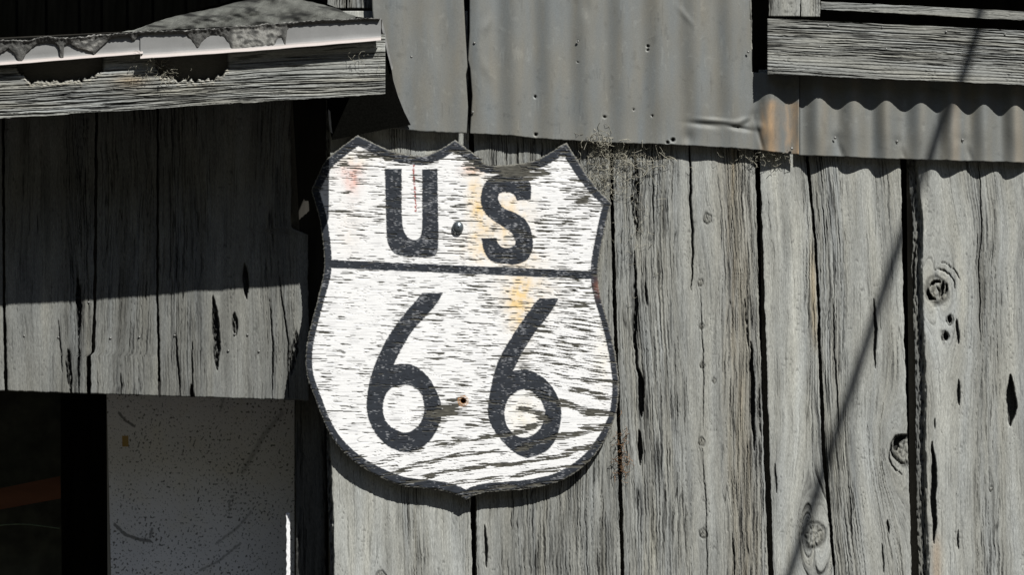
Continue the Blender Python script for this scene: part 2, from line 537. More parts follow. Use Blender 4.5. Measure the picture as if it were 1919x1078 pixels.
pC = plank(wall, [(1146, -60), (1150, 374), (1156, 600), (1163, 800), (1170, 1078), (1179, 1400)],
      [(1407, -60), (1414, 300), (1417, 374), (1423, 600), (1431, 850), (1440, 1078), (1450, 1400)],
      -70, FOOT, 0.0, 25,
      knots=[(1325, 410, 7.5, 1.5), (1312, 530, 5, 1.2), (1315, 612, 4.5, 1.2), (1316, 685, 4.5, 1.0), (1338, 714, 4, 0.8), (1315, 829, 6, 1.3), (1318, 1001, 7, 1.5)],
      cracks=[([(1292, 250), (1295, 400), (1298, 470), (1296, 545)], 3.6, 14),
              ([(1189, 285), (1190, 360), (1192, 445)], 13, 7, 0.8),
              ([(1222, 250), (1225, 420)], 1.6, 5),
              ([(1188, 470), (1193, 560), (1189, 640), (1196, 705)], 6, 12, 0.5),
              ([(1197, 690), (1202, 730), (1203, 782)], 11, 17),
              ([(1197, 806), (1199, 872)], 8, 15),
              ([(1210, 530), (1213, 575)], 4, 8, 0.4),
              ([(1407, 640), (1411, 740), (1413, 845)], 8, 15, 0.15),
              ([(1396, 560), (1402, 650)], 4, 6, 0.6),
              ([(1423, 720), (1425, 820)], 3, 6, 0.6),
              ([(1315, 840), (1322, 935), (1326, 1110)], 1.5, 4), ([(1312, 540), (1317, 680), (1318, 800)], 1.3, 4),
              ([(1372, 1000), (1378, 1090)], 3, 5, 0.4)],
      zones=[(1165, 1170, 40, .55), (1225, 1225, 50, .75), (1385, 1385, 48, 0.95)], base=WOODC * 0.98, extra=browner)
def streakD(PX, PY, C):
    k = np.exp(-((PX - 1523 - (PY - 500) * 0.03) / 6) ** 2) * ss(430, 520, PY) * (1 - ss(600, 680, PY))
    return C * (1 - 0.55 * k[..., None] * (1 - np.array((1.25, 0.98, 0.62))))


pD = plank(wall, [(1418, -60), (1424, 300), (1427, 374), (1434, 600), (1442, 850), (1450, 1078), (1461, 1400)],
      [(1500, -60), (1510, 300), (1525, 447), (1532, 580), (1532, 640), (1537, 762), (1539, 843), (1549, 940), (1562, 1078), (1580, 1400)],
      130, FOOT, 0.002, 36, knots=[(1526, 1004, 20, 2.6)],
      cracks=[([(1452, 870), (1455, 925)], 2.5, 6)],
      zones=[(1505, 1515, 14, 0.8), (1440, 1440, 10, .3)], rough=0.8, base=WOODC * 1.14, extra=streakD)
pE = plank(wall, [(1504, -60), (1516, 300), (1530, 447), (1537, 580), (1538, 640), (1544, 762), (1547, 843), (1556, 940), (1566, 1078), (1584, 1400)],
      [(1684, -60), (1687, 303), (1690, 413), (1692, 514), (1694, 640), (1699, 762), (1704, 924), (1708, 1078), (1713, 1400)],
      125, FOOT, 0.0, 47, knots=[(1693, 845, 20, 3.2)],
      cracks=[([(1637, 560), (1640, 620), (1640, 690)], 5, 12, 0.2), ([(1663, 976), (1666, 1000)], 4, 8), ([(1652, 1020), (1656, 1075)], 3, 6, .4),
              ([(1530, 622), (1532, 650)], 6, 10), ([(1592, 930), (1596, 1010)], 2, 5), ([(1560, 560), (1566, 700), (1571, 800)], 2.5, 6, .3)],
      zones=[(1540, 1545, 30, 0.95), (1660, 1630, 22, 0.45)], base=WOODC * 1.06, arcs=[(1699, 840, 21, 165, 285, 11, 16), (1699, 842, 30, 100, 250, 2.5, 5), (1700, 858, 34, 110, 215, 2.2, 4)])


def holes_F(PX, PY, C):
    k = np.exp(-((PX - 1755) / 9) ** 2) * ss(985, 1040, PY)
    return C * (1 - 0.5 * k[..., None] * (1 - np.array((1.3, 0.95, 0.7))))


pF = plank(wall, [(1697, -60), (1699, 303), (1711, 413), (1708, 514), (1714, 640), (1716, 762), (1717, 924), (1722, 1078), (1730, 1400)],
      [(1975, -60), (1985, 500), (1992, 1078), (2000, 1400)],
      125, FOOT, -0.001, 58,
      knots=[(1755, 543, 20, 3.0), (1780, 600, 7, 1.0), (1772, 630, 7, 1.0), (1857, 917, 3.5, 0.8)],
      cracks=[([(1742, 550), (1741, 562)], 6, 14), ([(1768, 528), (1763, 556)], 6, 14, .3), ([(1780, 592), (1780, 606)], 7, 14), ([(1771, 623), (1771, 638)], 9, 16),
              ([(1793, 598), (1795, 645)], 5, 11, .2), ([(1796, 712), (1797, 760)], 5, 10), ([(1747, 828), (1750, 900), (1750, 1020)], 10, 18),
              ([(1893, 702), (1895, 740), (1894, 800)], 15, 20), ([(1795, 995), (1796, 1030)], 3, 7), ([(1834, 300), (1836, 470), (1838, 640)], 2.0, 5),
              ([(1716, 455), (1712, 520), (1711, 560)], 3.5, 9), ([(1752, 785), (1752, 805)], 2, 5)],
      zones=[(1818, 1825, 34, 0.62), (1900, 1900, 14, 0.35)], arcs=[(1757, 543, 15, 205, 300, 5, 12), (1755, 545, 17, 95, 190, 5.5, 11), (1758, 541, 16, 330, 400, 4, 9), (1750, 549, 11, 300, 400, 3, 8), (1758, 536, 31, 262, 372, 2.2, 4), (1760, 532, 40, 275, 350, 1.6, 3)], base=WOODC * 1.06, edge_bevel=(21, 0), extra=holes_F)
for q, a in enumerate(range(2646, 3640, 210)):
    plank(wall, [(a, -60), (a + 20, 1400)], [(a + 203, -60), (a + 223, 1400)], -75, FOOT, 0.0, 130 + q, step=8, vstep=20)
for q, a in enumerate(range(-1640, -430, 202)):
    plank(wall, [(a, -60), (a + 10, 1400)], [(a + 196, -60), (a + 206, 1400)], -75 if a < -1000 else 300, FOOT, 0.07, 140 + q, step=8, vstep=20)
for q, (a, b) in enumerate(((1998, 2190), (2196, 2420), (2427, 2640))):
    plank(wall, [(a, -60), (a + 20, 1400)], [(b, -60), (b + 20, 1400)], 125, FOOT, 0.0, 70 + q, step=4, vstep=9)
for px, py in ((1330, 640), (1240, 920), (1250, 330), (1480, 345)):
    pass
# short board end in the top left corner of the metal, above the lean-to roof
plank(wall, [(613, -60), (613, 60)], [(648, -60), (648, 60)], -60, 15, 0.001, 81, base=WOODC * 0.95)
plank(wall, [(651, -60), (651, 60)], [(698, -60), (698, 60)], -60, 15, -0.001, 83, base=WOODC * 0.8, zone_bias=0.5)
# upper wall above the openings, out to the sides
for q, (a, b) in enumerate(((-1640, -1440), (-1435, -1230), (-1225, -1030), (-1024, -860), (-855, -705), (-700, -505), (-500, -300), (-295, -90), (-85, 130), (136, 350), (356, 590), (597, 800), (806, 1010), (1016, 1230), (1236, 1450), (1456, 1680), (1686, 1900), (1906, 2120), (2126, 2380), (2386, 2640), (2646, 2850), (2856, 3060), (3066, 3270), (3276, 3480), (3486, 3690))):
    plank(wall, [(a, -900), (a, -60)], [(b, -900), (b, -60)], -900, -75, 0.03, 90 + q, step=12, vstep=30)

# ---------------------------------------------------------------- siding of the lean-to on the left
siding = thing('lean_to_siding', P(270, 745, 0.03), 'grey vertical boards above the dark doorway, half shaded by the small roof', 'siding')
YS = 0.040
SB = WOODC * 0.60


def bot(x):
    return 733 + (x / 545.0) * 17.5


def rot_spots(L):
    return L


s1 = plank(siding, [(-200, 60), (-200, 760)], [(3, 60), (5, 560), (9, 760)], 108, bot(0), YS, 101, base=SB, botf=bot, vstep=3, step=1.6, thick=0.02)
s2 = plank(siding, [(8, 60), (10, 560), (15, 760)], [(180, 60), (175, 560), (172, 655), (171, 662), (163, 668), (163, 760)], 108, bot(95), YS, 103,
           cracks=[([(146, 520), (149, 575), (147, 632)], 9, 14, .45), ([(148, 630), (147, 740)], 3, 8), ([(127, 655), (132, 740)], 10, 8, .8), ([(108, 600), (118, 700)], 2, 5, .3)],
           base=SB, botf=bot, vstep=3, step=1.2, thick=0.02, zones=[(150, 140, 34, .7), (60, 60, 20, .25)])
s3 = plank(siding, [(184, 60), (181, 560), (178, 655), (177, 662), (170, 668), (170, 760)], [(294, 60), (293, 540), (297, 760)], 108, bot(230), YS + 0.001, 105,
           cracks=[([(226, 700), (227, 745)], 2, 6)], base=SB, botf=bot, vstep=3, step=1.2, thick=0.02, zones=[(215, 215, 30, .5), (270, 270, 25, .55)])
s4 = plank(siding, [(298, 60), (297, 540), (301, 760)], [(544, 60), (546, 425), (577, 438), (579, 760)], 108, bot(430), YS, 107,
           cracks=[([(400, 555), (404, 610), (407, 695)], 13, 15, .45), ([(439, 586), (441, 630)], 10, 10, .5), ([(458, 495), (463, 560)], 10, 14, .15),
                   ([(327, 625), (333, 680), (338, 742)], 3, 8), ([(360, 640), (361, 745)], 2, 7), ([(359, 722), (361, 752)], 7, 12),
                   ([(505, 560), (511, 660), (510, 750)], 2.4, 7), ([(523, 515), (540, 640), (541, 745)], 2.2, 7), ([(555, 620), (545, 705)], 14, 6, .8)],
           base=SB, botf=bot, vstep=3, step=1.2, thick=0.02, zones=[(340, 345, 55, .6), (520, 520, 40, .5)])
prism('sun_block_board', [(528, 112), (614, 112), (614, 712), (528, 712)], 0.064, 0.084, M_dark, siding)  # added board, stops sun leaking through the gap beside the siding
for p_, pts in ((s2, ((45, 630), (109, 633), (166, 567))), (s3, ((207, 634), (261, 632))), (s4, ((327, 629), (428, 658), (485, 659), (464, 628), (440, 627)))):
    for a, b in pts:
        nail(a, b, YS - 0.0002, p_, NAIL, 0.8)
for q, (a, b) in enumerate(((-395, -206), (-610, -401), (-800, -616))):
    plank(siding, [(a, 60), (a, 760)], [(b, 60), (b, 760)], 150, 725, YS, 110 + q, step=6, vstep=12)

# ---------------------------------------------------------------- doorway: post, speckled board, things inside
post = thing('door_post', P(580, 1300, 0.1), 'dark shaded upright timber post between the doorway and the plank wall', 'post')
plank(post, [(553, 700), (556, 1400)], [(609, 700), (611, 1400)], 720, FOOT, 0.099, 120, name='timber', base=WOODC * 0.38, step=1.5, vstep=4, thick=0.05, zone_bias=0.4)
# narrow pale trim strip at the board's right edge, its top cut to imitate where sunlight starts
trim = thing('door_trim', P(541, 1200, 0.098), 'narrow white strip catching the sun at the right edge of the speckled board', 'trim')
vy = axis(962, FOOT, 3, -40, 1110)
tt = np.linspace(0, 1, 8)
lx = 536 + 1.5 * n2(vy / 9, vy * 0, 3) + (vy - 962) * 0.004
rx = 543.5 + 1.2 * n2(vy / 6, vy * 0, 9) + (vy - 962) * 0.004
PX = lx[:, None] + (rx - lx)[:, None] * tt; PY = np.repeat(vy[:, None], 8, 1)
cc = np.ones(PX.shape + (3,)) * 0.78
cc *= (1 - 0.25 * ss(0.2, 0.4, n2(PX / 3, PY / 5, 4)))[..., None]
grid_obj('strip', PX, PY, 0.094 + 0.0 * PX, cc, M_panel, trim, 0.004)

panel = thing('speckled_board', P(370, 1400, 0.32), 'white board speckled with black flecks and scuffs, standing shaded in the doorway', 'board')
vx = axis(200, 552, 1.2); vy = axis(715, FOOT, 1.2, -40, 1110)
PX, PY = np.meshgrid(vx, vy)
PX = PX + np.minimum(PY - 740, 700) * 0.024 * (1 - (PX - 200) / 352.0)
sp = ss(0.40, 0.56, n2(PX / 4.3 + 0.25 * PY / 4.3, PY / 5.2, 5) + 0.22 * n2(PX / 60, PY / 60, 6) - 0.06)
sp2 = ss(0.60, 0.7, n2(PX / 2.0, PY / 3.2, 8) * 1.1)
c = np.ones(PX.shape + (3,)) * np.array((0.86, 0.855, 0.84))
c *= (1 + 0.08 * fbm(PX / 90, PY / 90, 3, 3))[..., None]
dk = np.clip(sp + 0.7 * sp2, 0, 1) * 0.88


def stroke(PX, PY, pts, w, amt, seed, soft=1.0):
    out = np.zeros_like(PX)
    for (x0, y0), (x1, y1) in zip(pts[:-1], pts[1:]):
        L2 = (x1 - x0) ** 2 + (y1 - y0) ** 2
        t = np.clip(((PX - x0) * (x1 - x0) + (PY - y0) * (y1 - y0)) / L2, 0, 1)
        d = np.hypot(PX - x0 - t * (x1 - x0), PY - y0 - t * (y1 - y0))
        out = np.maximum(out, 1 - ss(w * 0.5 - soft, w * 0.5 + soft, d + 1.5 * n2(PX / 5, PY / 5, seed)))
    return out * amt


dk = np.maximum(dk, stroke(PX, PY, [(223, 775), (237, 790), (252, 799)], 5, 0.70, 1))
dk = np.maximum(dk, stroke(PX, PY, [(215, 984), (235, 1003), (262, 1012), (281, 1015)], 6, 0.70, 2))
dk = np.maximum(dk, stroke(PX, PY, [(281, 1007), (285, 993)], 5, 0.66, 2))
dk = np.maximum(dk, stroke(PX, PY, [(528, 775), (495, 815), (478, 845), (455, 885)], 9, 0.35, 3, 3))
dk = np.maximum(dk, stroke(PX, PY, [(433, 705), (412, 770)], 4, 0.47, 4, 2))
dk = np.maximum(dk, stroke(PX, PY, [(470, 960), (445, 990), (405, 1020)], 4, 0.51, 5, 2))
dk = np.maximum(dk, stroke(PX, PY, [(450, 1020), (410, 1052), (375, 1070)], 4, 0.55, 6, 2))
dk = np.maximum(dk, stroke(PX, PY, [(430, 905), (438, 920), (426, 968)], 9, 0.55, 7, 2) * ss(-.1, .3, n2(PX / 6, PY / 6, 12)))
c = c * (1 - dk[..., None]) + dk[..., None] * np.array((0.035, 0.035, 0.025))
oc = ((PX > 229) & (PX < 241) & (PY > 817) & (PY < 838)).astype(float) * (0.9 - 0.5 * sp)
c = c * (1 - oc[..., None]) + oc[..., None] * np.array((0.45, 0.27, 0.03))
st = 0.35 * np.clip(fbm(PX / 50, PY / 50, 3, 31), 0, 1)[..., None]
c = c * (1 - st * (1 - np.array((1.0, 0.93, 0.72))))
grid_obj('panel', PX, PY, 0.31 + 0 * PX, c, M_panel, panel, 0.012, (0.4, 0.4, 0.38))

ob = thing('orange_plank', P(50, 930, 0.45), 'dull orange plank slanting across the dark doorway', 'plank')
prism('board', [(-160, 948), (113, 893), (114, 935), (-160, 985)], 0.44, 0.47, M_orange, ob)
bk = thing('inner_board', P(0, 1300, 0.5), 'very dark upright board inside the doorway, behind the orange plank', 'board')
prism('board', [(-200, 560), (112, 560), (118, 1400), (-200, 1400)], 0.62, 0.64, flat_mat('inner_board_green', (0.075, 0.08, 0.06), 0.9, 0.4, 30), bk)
pp = [P(x, 988 - 5 * math.sin((x + 20) / 35.0), 0.43) for x in range(-160, 118, 8)]
cb = tubes('loose_cable', [(np.array(pp), 0.0016)], flat_mat('green_cable', (0.12, 0.16, 0.10), 0.6), None, 5)
tag(cb, 'thin greenish cable sagging across the dark doorway below the orange plank', 'cable')

# ---------------------------------------------------------------- loft opening above the lean-to roof
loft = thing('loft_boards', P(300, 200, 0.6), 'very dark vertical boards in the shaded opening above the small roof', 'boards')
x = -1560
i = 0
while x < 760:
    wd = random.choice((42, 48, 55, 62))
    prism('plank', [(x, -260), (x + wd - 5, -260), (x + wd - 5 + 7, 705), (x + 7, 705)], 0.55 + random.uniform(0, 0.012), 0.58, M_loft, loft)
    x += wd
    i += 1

prism('floor', [(-1000, 226), (600, 124), (600, 138), (-1000, 240)], 0.056, 0.545, M_loft, loft)  # unseen slab added to keep the sun off the boards inside

# ---------------------------------------------------------------- metal cladding
clad = thing('metal_cladding', P(1150, 280, -0.01), 'dull grey corrugated metal sheets nailed over the upper plank wall', 'cladding')
MET = np.array((0.143, 0.145, 0.132))


def sheet(Lp, Rp, Tp, Bp, y, crests, amp, seed, dents=(), holes=(), colf=None, step=2.4, label=None, notch=None, vstep=2.6):
    xs_l = min(p[0] for p in Lp); xs_r = max(p[0] for p in Rp)
    nu = int((min(xs_r, 1990) - xs_l) / step) + (0 if xs_r <= 1990 else 12)
    top = Tp[0][1]; bmax = max(p[1] for p in Bp)
    nv = int((bmax - max(top, -90)) / vstep)
    tv = np.linspace(0, 1, nv)
    tu = np.linspace(0, 1, nu)
    # bilinear patch between edges
    xb = np.interp(tu, [0, 1], [xs_l, xs_r])
    yb = np.interp(xb, [p[0] for p in Bp], [p[1] for p in Bp]) + 0.8 * n2(xb / 14, xb * 0, seed + 1) + 0.6 * n2(xb / 4, xb * 0, seed + 2)
    yt = np.interp(xb, [p[0] for p in Tp], [p[1] for p in Tp])
    PY = yt[None, :] + (yb - yt)[None, :] * tv[:, None]
    lx = np.interp(PY, [p[1] for p in Lp], [p[0] for p in Lp])
    rx = np.interp(PY, [p[1] for p in Rp], [p[0] for p in Rp])
    PX = lx + (rx - lx) * tu[None, :]
    cr = np.array(crests, float)
    ph = np.interp(PX + 0.015 * (250 - PY), cr, np.arange(len(cr)) * 2 * np.pi)
    A = amp(PX, PY)
    h = -A * 0.5 * (1 + np.cos(ph)) + 0.5 * n2(PX / 60, PY / 120, seed + 5)
    for (dx, dy, rx_, ry_, ang, dep) in dents:
        a = math.radians(ang)
        X = (PX - dx) * math.cos(a) + (PY - dy) * math.sin(a)
        Y = -(PX - dx) * math.sin(a) + (PY - dy) * math.cos(a)
        h = h + dep * np.exp(-(X / rx_) ** 2 - (Y / ry_) ** 2)
    c = np.ones(PX.shape + (3,)) * MET
    c *= (1 + 0.10 * fbm(PX / 30, PY / 80, 4, seed + 7) + 0.05 * n2(PX / 2.2, PY / 2.2, seed + 8))[..., None]
    wv = fbm(PX / 26, PY / 150, 3, seed + 9)[..., None]
    c *= 1 + wv * np.array((0.12, 0.02, -0.12))
    sc_ = ss(0.2, 0.5, fbm(PX / 18, PY / 18, 4, seed + 13)) * 0.16 + ss(0.35, 0.5, n2(PX / 3.5, PY / 40, seed + 15)) * ss(0, .4, n2(PX / 40, PY / 60, seed + 16)) * 0.18
    c *= 1 + (sc_ * np.where(n2(PX / 50, PY / 50, seed + 17) > 0, 1, -1))[..., None]
    for (hx, hy, r) in holes:
        d = np.hypot(PX - hx, PY - hy)
        k = 1 - ss(r * 0.6, r * 1.1, d)
        h = h + 9 * k
        c = c * (1 - 0.9 * k[..., None])
        c = c * (1 + 0.5 * np.exp(-((d - r * 1.4) / (r * .35)) ** 2)[..., None])
    if colf is not None:
        c = colf(PX, PY, c)
    V = P(PX, PY, y + h / 1000.0)
    H, Wd = PX.shape
    i = np.arange(H * Wd).reshape(H, Wd)
    keep = np.ones((H - 1, Wd - 1), bool)
    if notch is not None:
        cxm = (PX[:-1, :-1] + PX[1:, 1:]) / 2; cym = (PY[:-1, :-1] + PY[1:, 1:]) / 2
        keep = ~notch(cxm, cym)
    F = np.stack([i[:-1, :-1], i[1:, :-1], i[1:, 1:], i[:-1, 1:]], -1)[keep]
    o = raw_mesh('metal_sheet', V.reshape(-1, 3), F, M_metal, clad, c.reshape(-1, 3))
    md = o.modifiers.new('thickness', 'SOLIDIFY'); md.thickness = 0.0012; md.offset = 0
    if label: o['label'] = label
    return o


# left narrow sheet
sh1 = sheet([(694, -90), (698, 20), (706, 90), (716, 250)], [(870, -90), (869, 0), (872, 60), (876, 125), (873, 140), (877, 200), (874, 260)],
      [(690, -90), (880, -90)], [(690, 238), (723, 241), (773, 246), (880, 250)], -0.023, list(range(500, 1100, 61)),
      lambda X, Y: 1.5 + 0 * X, 201, dents=[(820, 60, 20, 60, 5, 1.2), (780, 160, 16, 50, -5, -1.0), (740, 235, 20, 10, 0, 1.5)],
      label='nearly flat narrow grey metal sheet left of the dark slit')


def rustcol(PX, PY, c):
    n = fbm(PX / 12, PY / 50, 3, 88)
    k = np.exp(-((PX - 1446) / 11.0) ** 2) * ss(180, 200, PY) * (0.75 + 0.4 * n)
    k2 = ss(1420, 1432, PX) * ss(185, 200, PY) * (0.30 + 0.7 * n) * (1 - 0.6 * np.exp(-((PX - 1462) / 8.0) ** 2))
    k = np.clip(np.maximum(k, k2), 0, 1)[..., None]
    c = c * (1 - k) + k * np.array((0.30, 0.20, 0.11)) * (1 + 0.4 * n[..., None])
    return c


sh2 = sheet([(878, -90), (880, 0), (880, 60), (877, 112), (881, 128), (885, 180), (880, 260)], [(1497, -90), (1497, 300)],
      [(870, -90), (1500, -90)], [(870, 250), (960, 254), (1000, 259), (1130, 267), (1260, 271), (1400, 279), (1497, 290)], -0.017,
      [760, 830, 900, 968, 1036, 1104, 1172, 1240, 1308, 1376, 1445, 1512, 1580],
      lambda X, Y: 5.6 * (1 - .3 * ss(150, 260, Y)) + 6.5 * ss(1405, 1435, X) * (1 - 0.5 * ss(235, 285, Y)) - 1.5 * np.exp(-((X - 1300) / 60) ** 2 - ((Y - 260) / 30) ** 2), 211,
      dents=[(1318, 233, 26, 5, 6, 3.5), (1385, 240, 20, 4, 10, 4.0), (1400, 228, 6, 14, 35, 2.5), (1290, 258, 10, 12, 0, 3), (1345, 226, 30, 4, 5, -2.5),
             (1392, 226, 18, 5, -20, -2.5), (1425, 262, 4, 30, -15, 2.2), (912, 48, 7, 16, 20, -1.5), (912, 130, 8, 20, -20, -1.3), (1285, 30, 5, 22, -40, -1.2), (1100, 15, 9, 20, 0, 1.5), (1420, 236, 9, 8, 0, -3), (1412, 218, 6, 12, 20, 2)],
      holes=[(1003, 181, 2.6), (1004, 252, 3.2), (1133, 219, 2.6), (1187, 205, 1.8), (1222, 217, 1.6), (1214, 86, 3.0), (1214, 93, 2.6), (1261, 262, 4.2), (1251, 267, 3.2), (1083, 77, 1.6), (1083, 116, 1.4), (1382, 238, 2.0)],
      colf=rustcol, notch=lambda X, Y: (X > 1405 + Y * 0.03) & (Y < 135), step=2.0, vstep=2.0,
      label='wide shallowly rippled grey metal sheet with a rust-stained lower right corner')
cr3 = [1400, 1470, 1534, 1602, 1662, 1727, 1787, 1844, 1905, 1966, 2028, 2090, 2152, 2214, 2276, 2338, 2400, 2462, 2524, 2586, 2648, 2710]


def amp3(X, Y):
    a = 13.5 * (1 + 0.25 * n2(X / 70, X * 0, 5))
    return a * (1 - 0.25 * ss(240, 300, Y))


def col3(PX, PY, c):
    ph = np.interp(PX, cr3, np.arange(len(cr3)) * 2 * np.pi)
    k = ss(0.3, 1.0, np.cos(ph - 0.5)) * np.clip(0.5 + 1.6 * n2(PX / 55, PY / 300, 41), 0, 1)
    k = k[..., None] * 0.5
    return c * 1.08 * (1 - k) + k * np.array((0.25, 0.205, 0.145))


dn3 = []
for (nx, ny) in ((1565, 258), (1681, 265), (1804, 262)):
    dn3 += [(nx, ny, 9, 9, 0, 2.5), (nx + 9, ny + 22, 4, 22, -22, 3.0), (nx - 14, ny + 16, 5, 20, 20, -1.5)]
sh3 = sheet([(1494, 60), (1497, 170), (1480, 286), (1479, 300)] if False else [(1496, 60), (1497, 300)], [(2640, 60), (2640, 400)],
      [(1480, 90), (2640, 140)], [(1480, 291), (1560, 293), (1640, 297), (1919, 305), (2640, 330)], -0.013, cr3, amp3, 221, dents=dn3, colf=col3,
      label='strongly corrugated grey metal sheet under the window sill board', step=2.2)
for (nx, ny) in ((771, 106), (889, 80), (886, 210), (1083, 77), (1402, 97)):
    nail(nx, ny, -0.0235, sh1 if nx < 880 else sh2, NAIL, 0.85)
for (nx, ny) in ((1565, 258), (1681, 265), (1804, 262), (1484, 278)):
    nail(nx, ny, -0.0185 if nx > 1500 else -0.0235, sh3 if nx > 1500 else sh2, NAIL, 1.0)

# ---------------------------------------------------------------- window boards at the top right
win = thing('window_frame', P(1680, 150, -0.05), 'weathered window frame with a heavy ridged sill board, over the corrugated metal', 'window frame')


def hboard(parent, name, Tp, Bp, x0, x1, y, seed, cracks=(), base=WOODC, vstep=0.9, ustep=2.4, thick=0.03, mat=None, cavf=None, endw=0, **kw):
    vx = axis(x0, x1, ustep, -40, 1960)
    ty = np.interp(vx, [p[0] for p in Tp], [p[1] for p in Tp]) + 0.8 * n2(vx / 30, vx * 0, seed)
    by = np.interp(vx, [p[0] for p in Bp], [p[1] for p in Bp]) + 1.0 * n2(vx / 24, vx * 0, seed + 1) + 0.5 * n2(vx / 6, vx * 0, seed + 2)
    n = int((by - ty).max() / vstep) + 2
    t = np.linspace(0, 1, n)
    PX = np.repeat(vx[None, :], n, 0)
    PY = ty[None, :] + (by - ty)[None, :] * t[:, None]
    ln = (ty - ty[0])[None, :]
    h, alb, warm = wood(PY - ln, PX, seed + 5, (), cracks, **kw)
    C = tint(alb, warm, base)
    if cavf is not None:
        h, C = cavf(PX, PY, h, C)
    return grid_obj(name, PX, PY, y + h / 1000.0, C, mat or M_woodh, parent, thick, (0.10, 0.095, 0.08))


def sillf(PX, PY, h, C):
    t = PY - (35 + (PX - 1438) * 0.047)
    g = np.sin(t / 5.2 * 2 * np.pi / 1.15 + 4 * n2(t / 30, PX / 300, 9) + 1.5 * n2(t / 9, PX / 90, 8))
    k = ss(0.25, 0.95, g) * (0.45 + 0.6 * ss(-0.3, 0.3, n2(t / 14, PX / 160, 10)))
    return h + 1.4 * k, C * (1 - 0.50 * k[..., None])


sill = hboard(win, 'sill_board', [(1438, 34), (1919, 57), (2700, 95)], [(1444, 139), (1919, 159), (2700, 192)], 1438, 2700, -0.056, 301,
              base=WOODC * 1.02, zone_bias=0.35, thick=0.035, cavf=sillf)
for a, b in ((1552, 47), (1653, 51), (1773, 59), (1883, 64), (1537, 87), (1661, 91)):
    nail(a, b, -0.0556, sill, NAIL, 0.8)
hboard(win, 'rail', [(1538, 2), (1919, 21), (2700, 58)], [(1538, 17), (1919, 38), (2700, 74)], 1538, 2700, -0.030, 311, base=WOODC * 0.95, thick=0.025)
plank(win, [(1441, -200), (1441, 60)], [(1499, -200), (1499, 60)], -120, 30, -0.036, 321, name='stile', base=WOODC * 1.0, zone_bias=-.2, mat=M_wood)
plank(win, [(1501, -200), (1501, 60)], [(1537, -200), (1537, 60)], -120, 31, -0.034, 323, name='stile', base=WOODC * 1.08, zone_bias=-.2, mat=M_wood)

prism('sun_baffle', [(1395, -400), (2750, -350), (2750, 110), (1395, 122)], 0.45, 0.46, M_dark, win)  # added baffle, keeps sun streaks off the back wall

# ---------------------------------------------------------------- lean-to roof
roof = thing('lean_to_roof', P(350, 200, -0.1), 'small decaying lean-to roof edge with rotten fascia beam, pale drip strip and torn roofing felt', 'roof')
YF = -0.208


def cav(PX, PY, h, C):
    # two rotted cavities along the upper edge, ridged grain low down
    for (x0, x1, yt, yb, sd_) in ((28, 197, 104, 151, 1), (287, 430, 110, 152, 2)):
        t = (PX - x0) / (x1 - x0)
        prof = np.clip(1 - (2 * t - 1) ** 4, 0, 1) * ((t > 0) & (t < 1))
        low = np.interp(PX, *(([28, 40, 50, 100, 165, 180, 197], [120, 142, 151, 152, 148, 139, 128]) if sd_ == 1 else ([287, 296, 304, 330, 400, 408, 418, 432], [118, 130, 143, 150, 151, 143, 138, 126]))) + 6 * n2(PX / 13, PX * 0, sd_ + 60) + 4 * n2(PX / 5, PX * 0, sd_ + 62) + 2.5 * n2(PX / 3, PY / 3, sd_ + 61)
        k = (1 - ss(-2.5, 2.0, PY - low)) * ((t > 0) & (t < 1)) * ss(0, 0.05, np.minimum(t, 1 - t))
        h = h + 26 * k
        C = C * (1 - 0.88 * k[..., None])
        rim = np.exp(-((PY - low - 4) / 4.0) ** 2) * ((t > 0) & (t < 1)) * ss(0.1, 0.4, np.abs(n2(PX / 7, PY / 4, 63)) + 0.1)
        C = C * (1 + 0.45 * rim[..., None] * np.array((1.2, 1.0, 0.75)))
        h = h - 1.5 * rim
    t = PY - (222 - PX * 0.0639)
    zl = ss(-75, -45, t) * (1 - ss(-6, -2, t) * 0.7)
    g = np.sin(t / 7.5 * 2 * np.pi + 5 * n2(t / 40, PX / 260, 19) + 1.2 * n2(t / 10, PX / 70, 18))
    k = ss(0.35, 1.0, g) * zl
    C = C * (1 - 0.55 * k[..., None]); h = h + 2.0 * k
    g = ss(0.40, 0.52, n2(t / 4.0 + 20, PX / 90, 16)) * (1 - zl)
    C = C * (1 - 0.6 * g[..., None]); h = h + 1.6 * g
    w_ = np.exp(-((PX - 245) / 30) ** 2 - ((PY - 152) / 12) ** 2)[..., None]
    C = C * (1 - w_ * (1 - np.array((1.15, 0.95, 0.75))))
    return h, C


fb = hboard(roof, 'fascia_beam', [(-800, 130), (0, 95), (712, 62), (722, 62)], [(-800, 273), (0, 222), (722, 176)], -800, 722, YF, 331,
            base=WOODC * 1.12, thick=0.020, cavf=cav, zone_bias=0.0, ustep=2.0)
# roof deck: seen from below it is the dark underside
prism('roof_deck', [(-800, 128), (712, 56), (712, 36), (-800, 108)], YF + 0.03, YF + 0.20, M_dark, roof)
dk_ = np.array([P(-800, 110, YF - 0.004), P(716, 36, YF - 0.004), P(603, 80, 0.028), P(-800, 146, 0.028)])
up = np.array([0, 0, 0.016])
raw_mesh('roof_boards', np.concatenate([dk_, dk_ - up]), [[0, 3, 2, 1], [4, 5, 6, 7], [0, 1, 5, 4], [1, 2, 6, 5], [2, 3, 7, 6], [3, 0, 4, 7]], M_dark, roof, smooth=False)


